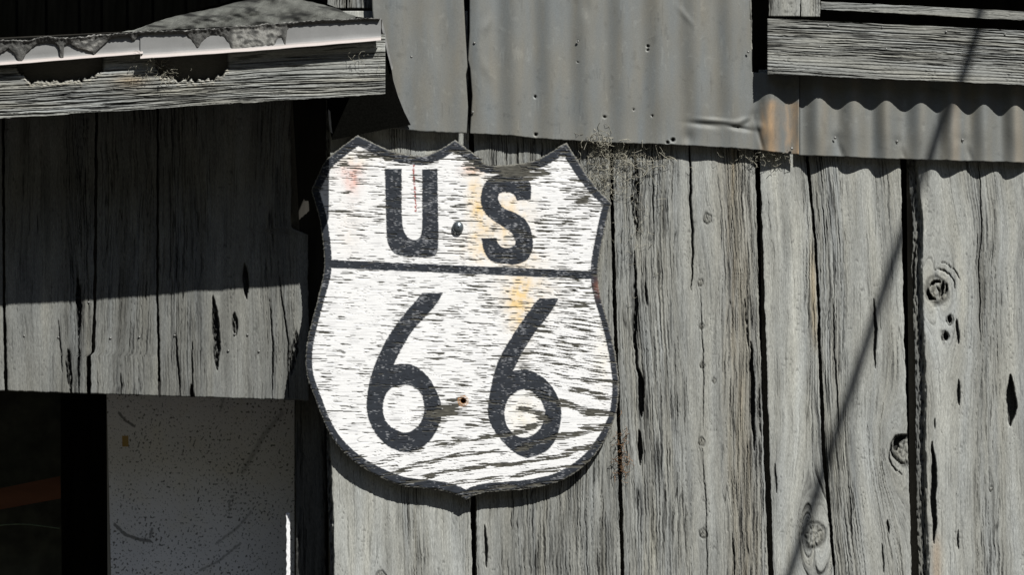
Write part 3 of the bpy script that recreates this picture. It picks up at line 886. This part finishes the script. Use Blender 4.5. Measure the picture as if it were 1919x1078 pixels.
# drip edge: two overlapping folded strips
def drip(x0, x1, Tp, Bp, y, seed, lip=6.0):
    vx = axis(x0, x1, 2.5, -40, 1960)
    ty = np.interp(vx, [p[0] for p in Tp], [p[1] for p in Tp])
    by = np.interp(vx, [p[0] for p in Bp], [p[1] for p in Bp]) + 0.5 * n2(vx / 40, vx * 0, seed)
    rows = [(0.0, 0.0), (0.2, 0), (0.4, 0), (0.6, 0), (0.78, 0.0), (0.84, -0.001), (0.90, -0.004), (0.96, -0.0075), (1.0, -0.010), (1.0, -0.0085), (0.98, 0.004)]
    PY = np.stack([ty + (by - ty) * r for r, _ in rows]); PX = np.repeat(vx[None, :], len(rows), 0)
    D = y + np.repeat(np.array([d for _, d in rows])[:, None], len(vx), 1) + 0.0009 * n2(PX / 70, PY / 30, seed)
    c = np.ones(PX.shape + (3,)) * np.array((0.185, 0.185, 0.178)) * (1 + 0.12 * fbm(PX / 25, PY / 14, 3, seed))[..., None]
    lit_lipk = ss(0.80, 0.9, np.array([r for r, _ in rows]))[:, None, None]
    c = c * (1 - lit_lipk) + lit_lipk * np.array((0.48, 0.43, 0.40))  # lip colour lightened to imitate sun on the upturned fold
    V = P(PX, PY, D)
    H, Wd = PX.shape
    i = np.arange(H * Wd).reshape(H, Wd)
    F = np.stack([i[:-1, :-1], i[1:, :-1], i[1:, 1:], i[:-1, 1:]], -1).reshape(-1, 4)
    return raw_mesh('drip_edge', V.reshape(-1, 3), F, M_drip, roof, c.reshape(-1, 3))


drip(-800, 268, [(-800, 130), (0, 80), (270, 62)], [(-800, 172), (0, 122), (268, 100)], YF - 0.010, 3)
drip(263, 714, [(260, 62), (712, 34)], [(263, 110), (480, 95), (716, 75)], YF - 0.013, 5)

# roofing felt edge with tar runs hanging over the drip edge
topl = [(-800, 118), (0, 75), (50, 75), (88, 66), (115, 71), (175, 66), (250, 59), (350, 56), (480, 46), (600, 37), (712, 32)]
low = [(-800, 150), (-60, 104), (0, 100), (15, 91), (27, 100), (36, 117), (40, 117), (50, 98), (70, 81), (88, 78), (105, 81), (111, 92), (113, 112), (119, 112), (119, 84), (130, 80), (140, 88), (155, 92),
       (171, 96), (176, 102), (183, 93), (200, 78), (208, 70), (240, 65), (247, 76), (254, 74), (259, 65), (300, 63), (343, 61), (358, 73), (369, 89), (373, 88), (378, 77), (396, 64), (416, 66), (428, 78),
       (436, 96), (460, 94), (490, 91), (513, 87), (520, 72), (528, 70), (535, 86), (538, 56), (550, 48), (600, 43), (660, 39), (712, 35)]
vx = axis(-800, 712, 1.5, -40, 1960)
ty = np.interp(vx, [p[0] for p in topl], [p[1] for p in topl]) + 1.5 * n2(vx / 5, vx * 0, 401) + 1.5 * n2(vx / 17, vx * 0, 402)
ly = np.interp(vx, [p[0] for p in low], [p[1] for p in low]) + 0.8 * n2(vx / 5, vx * 0, 403)
ly = np.maximum(ly, ty + 2.5)
n = 22
t = np.linspace(0, 1, n)
PX = np.repeat(vx[None, :], n, 0); PY = ty[None, :] + (ly - ty)[None, :] * t[:, None]
D = YF - 0.0165 - 0.004 * np.exp(-(t[:, None] * (ly - ty)[None, :] / 5) ** 2) + 0.0010 * n2(PX / 6, PY / 6, 405) + 0.003 * t[:, None] ** 3
c = np.ones(PX.shape + (3,)) * np.array((0.085, 0.084, 0.078))
c *= (1 + 0.8 * fbm(PX / 9, PY / 7, 3, 407))[..., None]
pl = ss(432, 440, PX) * (1 - ss(520, 530, PX)) * ss(-0.35, 0.05, n2(PX / 16, PY / 8, 409)) * ss(3, 6, PY - ty[None, :]) * (1 - ss(0.8, 0.9, t[:, None] + 0.2 * n2(PX / 8, PY / 5, 410)))
pl = np.maximum(pl, 0.9 * ss(120, 130, PX) * (1 - ss(180, 200, PX)) * ss(0.0, 0.3, n2(PX / 14, PY / 7, 411)))
c = c * (1 - pl[..., None]) + pl[..., None] * np.array((0.24, 0.235, 0.215))
ed = np.exp(-((PY - ty[None, :]) / 1.6) ** 2) * ss(-0.2, 0.3, n2(PX / 5, PX * 0, 412))
c = c * (1 + 2.2 * ed[..., None])
grid_obj('felt_edge', PX, PY, D, c, M_felt, roof, 0.012, (0.05, 0.05, 0.045))

# the felt that has lifted into a hump behind the edge
hx = np.array([225, 250, 300, 350, 400, 440, 480, 520, 560, 590, 620, 645, 668])
hz = np.array([60, 56, 38, 24, 10, -2, -14, -20, -14, -4, 9, 22, 30])
vx = np.arange(225, 669, 3.0)
top_ = np.interp(vx, hx, hz)
top_ = top_ + 1.2 * n2(vx / 15, vx * 0, 421)
base_ = np.interp(vx, [225, 480, 668], [62, 50, 42])
n = 34
t = np.linspace(0, 1, n)
PX = np.repeat(vx[None, :], n, 0)
ph = t[:, None] * np.pi / 2
Hh = (base_ - np.minimum(top_, base_ - 1))[None, :]
PY = base_[None, :] - Hh * np.sin(ph) ** 0.9
D = YF + 0.018 + 0.13 * (1 - np.cos(ph)) * (Hh / 60) + 0.004 * n2(PX / 40, PY / 14, 423) + 0.007 * np.sin(PX / 44 + PY / 12 + 2 * n2(PX / 60, PY / 30, 429)) + 0.004 * n2(PX / 14, PY / 9, 430)
c = np.ones(PX.shape + (3,)) * np.array((0.085, 0.085, 0.08)) * (1 + 0.8 * fbm(PX / 22 + PY / 20, PY / 12, 4, 425))[..., None] * np.array((1.0, 1.02, 0.96))
bl = ss(0.02, 0.30, fbm(PX / 70 - PY / 14, PY / 22 + PX / 160, 3, 427))[..., None]
c = c * (1 - 0.85 * bl)
ed = np.exp(-((1 - t)[:, None] * Hh / 2.5) ** 2)[..., None]
c = np.clip(c * (1 + 1.6 * ed), 0.008, 0.4)
grid_obj('lifted_felt', PX, PY, D, c, M_felt, roof, 0.03, (0.05, 0.05, 0.045))

# black tar paper behind the roof's right end
flap = [(664, 30), (712, 36), (722, 70), (727, 100), (734, 130), (737, 150), (746, 180), (757, 208), (770, 234), (722, 242), (660, 255), (622, 262), (617, 235), (613, 205), (612, 60)]
fy = [-.034, -.034, -.034, -.034, -.033, -.032, -.030, -.030, -.030, -.029, -.022, -.016, -.016, -.018, -.028]
tp = prism('tar_paper', flap, np.array(fy), np.array(fy) + 0.002, M_tar)
tag(tp, 'black torn tar paper hanging on the wall behind the right end of the small roof', 'tar paper')
prism('rim', [(711, 33), (715, 34), (722, 60), (729, 97), (737, 128), (734, 131), (726, 100), (718, 64)], -0.038, -0.0345, flat_mat('painted_lit_edge', (0.20, 0.20, 0.19), 0.6), tp)  # pale strip, its colour stands in for sunlight along the edge
sp_ = prism('wood_splinter', [(615, 204), (619, 208), (621, 235), (623, 250), (619, 247), (616, 225)], -0.020, -0.014, flat_mat('pale_splinter', (0.33, 0.33, 0.31), 0.8))
tag(sp_, 'small pale splinter of wood under the black tar paper above the shield', 'splinter')


# ---------------------------------------------------------------- the highway shield
def cat(pts, seg=5, closed=True):
    out = []
    n = len(pts)
    P_ = [np.array(p[:2], float) for p in pts]
    sharp = [len(p) > 2 for p in pts]
    for i in range(n):
        p1, p2 = P_[i], P_[(i + 1) % n]
        p0 = P_[i - 1] if not sharp[i] else 2 * p1 - p2
        p3 = P_[(i + 2) % n] if not sharp[(i + 1) % n] else 2 * p2 - p1
        for k in range(seg):
            t = k / seg
            out.append(0.5 * ((2 * p1) + (-p0 + p2) * t + (2 * p0 - 5 * p1 + 4 * p2 - p3) * t * t + (-p0 + 3 * p1 - 3 * p2 + p3) * t ** 3))
    return np.array(out)


def sdf(poly, X, Y):
    """signed distance, negative inside"""
    d2 = np.full(X.shape, 1e9, np.float32)
    ins = np.zeros(X.shape, bool)
    X = X.astype(np.float32); Y = Y.astype(np.float32)
    n = len(poly)
    for i in range(n):
        x0, y0 = poly[i]; x1, y1 = poly[(i + 1) % n]
        ex, ey = x1 - x0, y1 - y0
        L = ex * ex + ey * ey + 1e-9
        wx = X - x0; wy = Y - y0
        t = np.clip((wx * ex + wy * ey) / L, 0, 1)
        dx = wx - t * ex; dy = wy - t * ey
        np.minimum(d2, dx * dx + dy * dy, out=d2)
        if abs(ey) > 1e-9:
            c_ = ((Y >= y0) != (Y >= y1)) & (wx < ex * wy / ey)
            ins ^= c_
    d = np.sqrt(d2)
    return np.where(ins, -d, d)


OUT = [(670, 253, 1), (684, 260), (711, 273), (732, 282), (756, 288), (783, 292), (797, 291), (818, 283), (837, 272), (853, 262, 1), (867, 272), (886, 286), (904, 297, 1),
       (904, 303, 1), (918, 309), (948, 309), (974, 306), (1001, 301), (1028, 287), (1050, 273), (1062, 268, 1), (1082, 299), (1098, 325), (1122, 356), (1147, 381, 1), (1141, 397),
       (1133, 434), (1126, 469), (1122, 497), (1122, 530), (1127, 560), (1139, 601), (1149, 641), (1156, 681), (1160, 722), (1156, 768), (1146, 800), (1133, 827), (1107, 863), (1073, 890), (1040, 906), (990, 917),
       (940, 921), (910, 924), (890, 929), (874, 938, 1), (856, 929), (835, 922), (800, 917), (753, 911), (707, 893), (662, 865), (625, 826), (603, 782), (590, 747), (578, 715), (573, 690), (573, 660), (578, 628), (588, 588), (598, 550),
       (606, 512), (607, 480), (603, 440), (597, 405), (583, 357, 1), (596, 328), (610, 301), (640, 275)]
U_ = [(721, 316, 1), (753, 316, 1), (753, 391), (755, 424), (762, 442), (772, 449), (783, 448), (789, 440), (791, 420), (791, 391), (791, 317, 1), (820, 316, 1), (821, 391), (822, 440), (820, 470), (810, 481), (780, 481), (748, 479), (732, 467), (725, 445), (723, 391)]
S_ = [(995, 374, 1), (969, 376, 1), (962, 364), (948, 360), (936, 363), (934, 375), (945, 390), (966, 399), (985, 412), (996, 434), (999, 455), (997, 471), (988, 487), (969, 495), (948, 495), (921, 489), (907, 471), (902, 446, 1), (930, 446, 1), (934, 457), (943, 464), (955, 464), (965, 458), (964, 446), (955, 433), (934, 420), (913, 404), (903, 388), (901, 369), (906, 348), (918, 334), (937, 326), (964, 327), (985, 334), (995, 348)]
A6 = [(791, 549, 1), (830, 549, 1), (818, 570), (797, 594), (775, 618), (759, 643), (746, 667), (738, 684, 1), (754, 682), (772, 684), (789, 694), (805, 710), (816, 729), (825, 750), (828, 775), (823, 797), (813, 817), (797, 835), (773, 847), (751, 847), (727, 837), (707, 817), (693, 793), (687, 765), (689, 734), (694, 710), (700, 690), (711, 664), (724, 637), (743, 608), (762, 583), (778, 565)]
A6i = [(756, 722), (775, 726), (789, 739), (795, 764), (792, 783), (780, 802), (760, 811), (737, 803), (722, 787), (718, 767), (721, 745), (734, 728)]
B6 = [(1011, 559, 1), (1047, 559, 1), (1039, 575), (1023, 598), (1004, 622), (988, 646), (974, 671), (962, 695, 1), (985, 693), (1004, 699), (1023, 712), (1039, 732), (1050, 757), (1052, 781), (1048, 805), (1040, 827), (1023, 847), (997, 857), (979, 857), (957, 843), (937, 823), (920, 797), (914, 770), (919, 730), (926, 700), (934, 676), (948, 649), (966, 620), (985, 593), (1000, 571)]
B6i = [(977, 731), (996, 734), (1012, 749), (1021, 770), (1018, 790), (1009, 807), (990, 820), (970, 818), (953, 803), (946, 783), (947, 763), (956, 744)]

sign = thing('highway_shield', P(874, 937, -0.02), 'white wooden shield sign with black US 66 lettering and peeling paint on the plank wall', 'sign')
hx_, hy_ = 1.15, 0.9
gx = np.arange(564, 1170, hx_); gy = np.arange(246, 946, hy_)
X, Y = np.meshgrid(gx, gy)
outl = cat(OUT, 4)
S0 = sdf(outl, X, Y)
gyy, gxx = np.gradient(S0, hy_, hx_)
gl = np.sqrt(gxx ** 2 + gyy ** 2) + 1e-6
jit = 0.9 * n2(X / 9, Y / 5, 501) + 0.7 * n2(X / 3, Y / 2.5, 502)
Sj = S0 + jit
near = np.abs(Sj) < 0.72
X2 = X - np.where(near, Sj * gxx / gl, 0); Y2 = Y - np.where(near, Sj * gyy / gl, 0)
inside = Sj < 0.72

# local frame that follows the photograph's slightly falling grain
Xs, Ys = X, Y


def box_sdf(poly):
    p = cat(poly, 4)
    x0, x1 = p[:, 0].min() - 6, p[:, 0].max() + 6; y0, y1 = p[:, 1].min() - 6, p[:, 1].max() + 6
    ix = np.where((gx > x0) & (gx < x1))[0]; iy = np.where((gy > y0) & (gy < y1))[0]
    out = np.full(X.shape, 6.0)
    sl = (slice(iy[0], iy[-1] + 1), slice(ix[0], ix[-1] + 1))
    out[sl] = sdf(p, X[sl], Y[sl])
    return out


let = np.minimum(box_sdf(U_), box_sdf(S_))
let = np.minimum(let, np.maximum(box_sdf(A6), -box_sdf(A6i)))
let = np.minimum(let, np.maximum(box_sdf(B6), -box_sdf(B6i)))
yb0 = 487 + (X - 619) * (508 - 487) / 491.0
barD = np.maximum(yb0 - Y, Y - (yb0 + 15.5))
bw = 14.5 + 3.0 * ss(800, 900, Y) + 3 * (1 - ss(300, 380, Y)) - 2.0 * ss(520, 560, Y) * (1 - ss(780, 830, Y))
bord = -(S0 + bw)               # negative inside the border band
ink = np.minimum(np.minimum(let, barD), bord) + 0.45 * n2(X / 12, Y / 4, 505) + 0.25 * n2(X / 2.5, Y / 2, 506) + 2.6 * np.clip(n2(X / 17, Y / 1.7, 507) - 0.22, 0, 1) - 2.2 * np.clip(n2(X / 15, Y / 1.7, 508) - 0.28, 0, 1)
black = 1 - ss(-0.7, 0.7, ink)

# cathedral grain: nested arcs whose apex points right at the lower right
tt_ = (Y - 790)
F_ = X + np.where(tt_ < 0, -2.2 * tt_ + tt_ ** 2 / 40.0, 3.3 * tt_ + tt_ ** 2 / 90.0) + 26 * n2(X / 60, Y / 26, 511) + 70 * n2(X / 240, Y / 160, 512)
band = 0.5 + 0.5 * np.sin(F_ / (128.0 / 6.283) + 1.0)
lowz = ss(740, 840, Y + (X - 900) * 0.38) * (1 - 0.6 * (1 - ss(620, 760, X)) * (1 - ss(840, 880, Y)))
slope = (X - 860) * 0.035 + 0.10 * np.clip(X - 1000, 0, 400) * ss(540, 640, Y) * (1 - ss(740, 800, Y)) - 0.12 * (X - 860) * ss(800, 850, Y)
Yg = Y - slope
st1 = n2(X / 34, Yg / 2.2, 521)
st2 = n2(X / 19, Yg / 1.6, 522)
st3 = n2(X / 70, Yg / 3.0, 523)
rgA = np.clip(0.5 + 1.5 * n2(X / 75, Y / 26, 524), 0, 1)
st = (0.50 + 0.25 * rgA) * st1 + (0.46 - 0.26 * rgA) * st2 + (0.20 + 0.45 * rgA) * st3
patch = 0.34 * fbm(X / 85, Y / 50, 3, 531) + 0.20 * n2(X / 34, Y / 8, 532) + 0.08 * n2(X / 12, Y / 5, 533)
thr = 0.325 - patch - 0.05 * ss(850, 1000, X) * ss(480, 540, Y)
# zones with much lost paint
def blob(x, y, rx, ry, ang=0):
    a = math.radians(ang)
    u = ((X - x) * math.cos(a) + (Y - y) * math.sin(a)) / rx
    v = (-(X - x) * math.sin(a) + (Y - y) * math.cos(a)) / ry
    return np.exp(-u * u - v * v)


loss = (0.95 * blob(948, 322, 46, 19) + 0.42 * blob(1010, 322, 55, 18, 5) + 0.42 * blob(1100, 375, 36, 16, 12) + 0.45 * blob(870, 296, 32, 12, 30) + 0.5 * blob(745, 296, 55, 9, 8) + 0.3 * blob(650, 290, 26, 14, -30) + 0.25 * blob(960, 460, 50, 30) + 0.12 * blob(1060, 440, 90, 60) + 0.16 * blob(880, 290, 40, 22)
        + 0.95 * blob(838, 772, 34, 17, -15) + 0.3 * blob(840, 830, 46, 14, -15) + 0.12 * blob(1080, 620, 80, 90) + 0.28 * blob(650, 398, 45, 6, 5) + 0.30 * blob(712, 291, 50, 6) + 0.08 * blob(900, 640, 200, 100) + 0.10 * blob(1100, 340, 50, 30)
        + 0.28 * blob(885, 752, 50, 3.5, 3) + 0.18 * blob(1115, 525, 14, 14) + 0.12 * blob(800, 330, 40, 15))
bandt = (ss(0.50, 0.90, band) * 0.66 - 0.15) * lowz
bandt2 = (ss(0.4, 1.0, band) - 0.4) * 0.20 * ss(900, 1040, X)
calm = 0.07 * blob(700, 650, 90, 130) + 0.10 * blob(755, 765, 40, 45) + 0.10 * blob(640, 470, 60, 30) + 0.15 * blob(1060, 325, 30, 18) + 0.10 * blob(660, 560, 60, 40)
thr = thr - loss - bandt - bandt2 + calm
thr = np.where(black > 0.5, thr + 0.13 - 0.10 * ss(310, 330, 640 - Y) * ss(860, 900, X), thr)
bare = ss(0.0, 0.10, st - thr)
# white chips through the black paint (undercoat)
wearL = 0.14 * blob(805, 400, 18, 90) + 0.16 * blob(775, 470, 60, 14) + 0.12 * blob(985, 450, 30, 50) + 0.10 * blob(970, 600, 60, 60) + 0.10 * blob(780, 590, 60, 50) + 0.10 * blob(950, 510, 200, 12)
chip = ss(0.32 , 0.42, wearL + 0.62 * n2(X / 8, Yg / 1.5, 541) + 0.42 * n2(X / 26, Y / 14, 542)) * (black > 0.5) * (0.55 + 0.45 * (ink < -1))
hairl = ss(0.30, 0.42, n2(X / 40, Yg / 1.5, 545)) * (1 - black) * 0.55

white = np.ones(X.shape + (3,)) * np.array((0.79, 0.785, 0.77))
white *= (1 - 0.07 * np.clip(n2(X / 30, Yg / 3, 551), 0, 1))[..., None]


def stain(col_, k):
    global white
    k = np.clip(k, 0, 1)[..., None]
    white = white * (1 - k) + k * np.array(col_)


sn = 0.6 + 0.8 * fbm(X / 14, Y / 20, 3, 561)
stain((0.78, 0.56, 0.26), 0.95 * sn * blob(893, 385, 16, 66, -4) + 0.85 * sn * blob(945, 405, 42, 48) + 0.6 * blob(905, 465, 40, 25) * sn + .55 * sn * blob(970, 485, 45, 14))
stain((0.80, 0.58, 0.28), 0.95 * sn * blob(972, 575, 20, 66) + 0.55 * sn * blob(985, 545, 50, 44))
stain((0.70, 0.36, 0.20), 0.8 * sn * blob(882, 318, 18, 10))
stain((0.85, 0.75, 0.52), 0.5 * sn * blob(985, 775, 30, 36) + 0.4 * sn * blob(1130, 670, 14, 60) + 0.5 * sn * blob(660, 300, 28, 16))
stain((0.74, 0.34, 0.25), 0.85 * sn * blob(658, 325, 20, 20) + 0.4 * sn * blob(662, 350, 12, 26))
stain((0.85, 0.72, 0.60), 0.3 * sn * blob(655, 430, 22, 50))
red = stroke(X, Y, [(776, 298), (775, 330), (778, 360), (779, 395)], 3.4, 0.95, 571, 0.8) * ss(-0.45, 0.0, n2(X / 4, Y / 4, 572))
blackc = np.ones(X.shape + (3,)) * np.array((0.019, 0.023, 0.030)) * (1 + 0.5 * fbm(X / 14, Y / 8, 3, 581))[..., None]
woodc = np.ones(X.shape + (3,)) * np.array((0.066, 0.063, 0.051)) * (1 + 0.9 * np.clip(n2(X / 12, Yg / 1.6, 583), -0.6, 1))[..., None]
C = white * (1 - hairl[..., None]) + hairl[..., None] * 0.42
C = C * (1 - red[..., None]) + red[..., None] * np.array((0.30, 0.05, 0.04))
rb = np.clip(1.2 * blob(1122, 540, 9, 16) * sn, 0, 1)[..., None]
blackc = blackc * (1 - rb) + rb * np.array((0.22, 0.09, 0.06))
C = C * (1 - black[..., None]) + black[..., None] * blackc
C = C * (1 - chip[..., None] * 0.75) + chip[..., None] * 0.75 * np.array((0.26, 0.265, 0.275))
C = C * (1 - bare[..., None]) + bare[..., None] * woodc
# raw edge of the board
eg = ss(-3.0, -1.0, Sj)[..., None] * 0.8
C = C * (1 - eg) + eg * np.array((0.17, 0.165, 0.14)) * (1 + 0.8 * n2(X / 5, Y / 2, 585))[..., None]
hd = 0.9 * bare + 0.15 * st1 * 0.6 - 0.25 * black * (1 - bare) + 0.25 * chip + 1.6 * ss(-3.5, 0, Sj) + 0.35 * n2(X / 80, Y / 80, 587)
crease = (1 - ss(0.0, 0.05, np.abs(n2(X / 60, Yg / 7, 589)))) * ss(-0.1, 0.25, n2(X / 30, Y / 20, 590))
hd = hd + 0.9 * crease
C = C * (1 - 0.35 * crease[..., None])
# lower bolt hole, rust stained
dh = np.hypot(X - 868, Y - 752)
hole = 1 - ss(4.0, 5.5, dh)
ringk = (1 - ss(8.5, 11.5, dh + 2.5 * n2(X / 3, Y / 3, 591))) * (1 - 0.85 * np.exp(-((dh - 7.3) / 1.2) ** 2))
C = C * (1 - ringk[..., None]) + ringk[..., None] * np.array((0.42, 0.22, 0.09))
C = C * (1 - 0.93 * hole[..., None])
hd = hd + 9 * hole
C = np.clip(C, 0.01, 0.86)
lean = -0.0235 - 0.004 * (937 - Y) / 680.0
Dp = lean + hd / 1000.0
i = np.arange(X.size).reshape(X.shape)
keep = inside[:-1, :-1] & inside[1:, :-1] & inside[1:, 1:] & inside[:-1, 1:]
F = np.stack([i[:-1, :-1], i[1:, :-1], i[1:, 1:], i[:-1, 1:]], -1)[keep]
kp = np.pad(keep, 1)
N_ = X.size
sides = []
Lm = keep & ~kp[1:-1, :-2]; sides.append(np.stack([i[:-1, :-1], i[:-1, :-1] + N_, i[1:, :-1] + N_, i[1:, :-1]], -1)[Lm])
Rm = keep & ~kp[1:-1, 2:]; sides.append(np.stack([i[1:, 1:], i[1:, 1:] + N_, i[:-1, 1:] + N_, i[:-1, 1:]], -1)[Rm])
Tm = keep & ~kp[:-2, 1:-1]; sides.append(np.stack([i[:-1, 1:], i[:-1, 1:] + N_, i[:-1, :-1] + N_, i[:-1, :-1]], -1)[Tm])
Bm = keep & ~kp[2:, 1:-1]; sides.append(np.stack([i[1:, :-1], i[1:, :-1] + N_, i[1:, 1:] + N_, i[1:, 1:]], -1)[Bm])
sideF = np.concatenate(sides)
Vf = P(X2, Y2, Dp).reshape(-1, 3)
Vb = P(X2, Y2, lean + 0.0125).reshape(-1, 3)
allV = np.concatenate([Vf, Vb]); allF = np.concatenate([F, sideF])
allC = np.concatenate([C.reshape(-1, 3), np.ones((N_, 3)) * np.array((0.16, 0.145, 0.12))])
used = np.unique(allF)
rm = np.full(len(allV), -1, np.int64); rm[used] = np.arange(len(used))
raw_mesh('board', allV[used], rm[allF], M_sign, sign, allC[used])

# the bolt between U and S
bolt_pts, bolt_f = [], []
k = 20
prof = [(0.0112, 0.0), (0.0112, -0.0022), (0.0104, -0.0045), (0.0082, -0.0068), (0.005, -0.0082), (0.0015, -0.0088)]
bc = np.array(P(858, 427, -0.0268))
for (r_, yy) in prof:
    for q in range(k):
        a = q * 2 * math.pi / k
        bolt_pts.append(bc + np.array((r_ * math.cos(a) * 0.95, yy, r_ * math.sin(a) * 1.1)))
for p_ in range(len(prof) - 1):
    for q in range(k):
        bolt_f.append((p_ * k + q, p_ * k + (q + 1) % k, (p_ + 1) * k + (q + 1) % k, (p_ + 1) * k + q))
raw_mesh('bolt', np.array(bolt_pts), bolt_f, flat_mat('bolt_zinc', (0.13, 0.15, 0.16), 0.32, 0.25, 120, metallic=0.6, spec=0.5), sign)

# ---------------------------------------------------------------- webs, dry stalks
def strands(cx, cy, sx, sy, y, n, L, r, seed, downward=0.4, yspr=0.006):
    R = random.Random(seed)
    out = []
    for _ in range(n):
        x = R.gauss(cx, sx); yy = R.gauss(cy, sy)
        d = y - abs(R.gauss(0, yspr))
        a = R.uniform(0, 2 * math.pi)
        m = R.randint(4, 8)
        st_ = R.uniform(0.4, 1.3) * L / m
        cv = R.gauss(0, 0.55)
        pts = []
        for q in range(m):
            pts.append(P(x, yy, d + 0.003 * math.sin(q + x)))
            x += st_ * math.cos(a); yy += st_ * math.sin(a) + downward * st_ * 0.3
            a += cv + R.gauss(0, 0.35)
        out.append((np.array(pts), r * R.uniform(0.5, 1.4)))
    return out


wb = strands(1140, 285, 26, 16, -0.006, 85, 34, 0.00036, 1) + strands(1170, 330, 32, 34, -0.004, 75, 36, 0.0003, 2) + strands(1125, 340, 16, 26, -0.006, 90, 26, 0.0004, 3) \
    + strands(1205, 300, 30, 16, -0.004, 60, 34, 0.0004, 4) + strands(1128, 262, 16, 7, -0.02, 40, 26, 0.0005, 5) + strands(1190, 430, 20, 50, -0.003, 40, 20, 0.0003, 16)
o = tubes('cobweb', wb, M_web, None, 3)
tag(o, 'dusty tangled cobweb under the metal edge at the upper right of the shield', 'cobweb', None, 'stuff')
o = tubes('cobweb', strands(1410, 288, 22, 8, -0.004, 60, 22, 0.00035, 6) + strands(1450, 290, 18, 6, -0.004, 60, 20, 0.0004, 7), M_web, None, 3)
tag(o, 'small dusty cobweb under the rust-stained metal corner', 'cobweb', None, 'stuff')
o = tubes('cobweb', strands(285, 118, 20, 9, YF - 0.004, 30, 26, 0.00032, 8) + strands(300, 140, 30, 6, YF - 0.003, 24, 22, 0.0003, 9) + strands(680, 110, 20, 18, YF - 0.003, 16, 26, 0.0003, 10), M_web, None, 3)
tag(o, 'thin cobweb strands on the rotten fascia beam under the drip strip', 'cobweb', None, 'stuff')
o = tubes('dry_stalks', strands(1165, 850, 7, 26, -0.002, 60, 18, 0.0005, 11, 0.3, 0.004), M_dry, None, 3)
tag(o, 'brown tuft of dry stalks caught in the plank gap beside the shield', 'dry grass', None, 'stuff')

# ---------------------------------------------------------------- guy wire in front of the wall, outside the view; only its shadow is seen
ldy = np.array(LD) / LD.y
tdist = 1.5
a_ = P(1727, 330, 0.0) - ldy * tdist
b_ = P(1480, 1078, 0.0) - ldy * tdist
dirv = (a_ - b_) / np.linalg.norm(a_ - b_)
s0 = (0.0 - b_[2]) / dirv[2]
base = b_ + dirv * s0
o = tubes('guy_wire', [(np.array([base + dirv * q for q in np.linspace(0, 9.0, 12)]), 0.0102)], M_cable, None, 8)
tag(o, 'dark guy wire rising in front of the barn, whose shadow slants down the planks', 'wire')
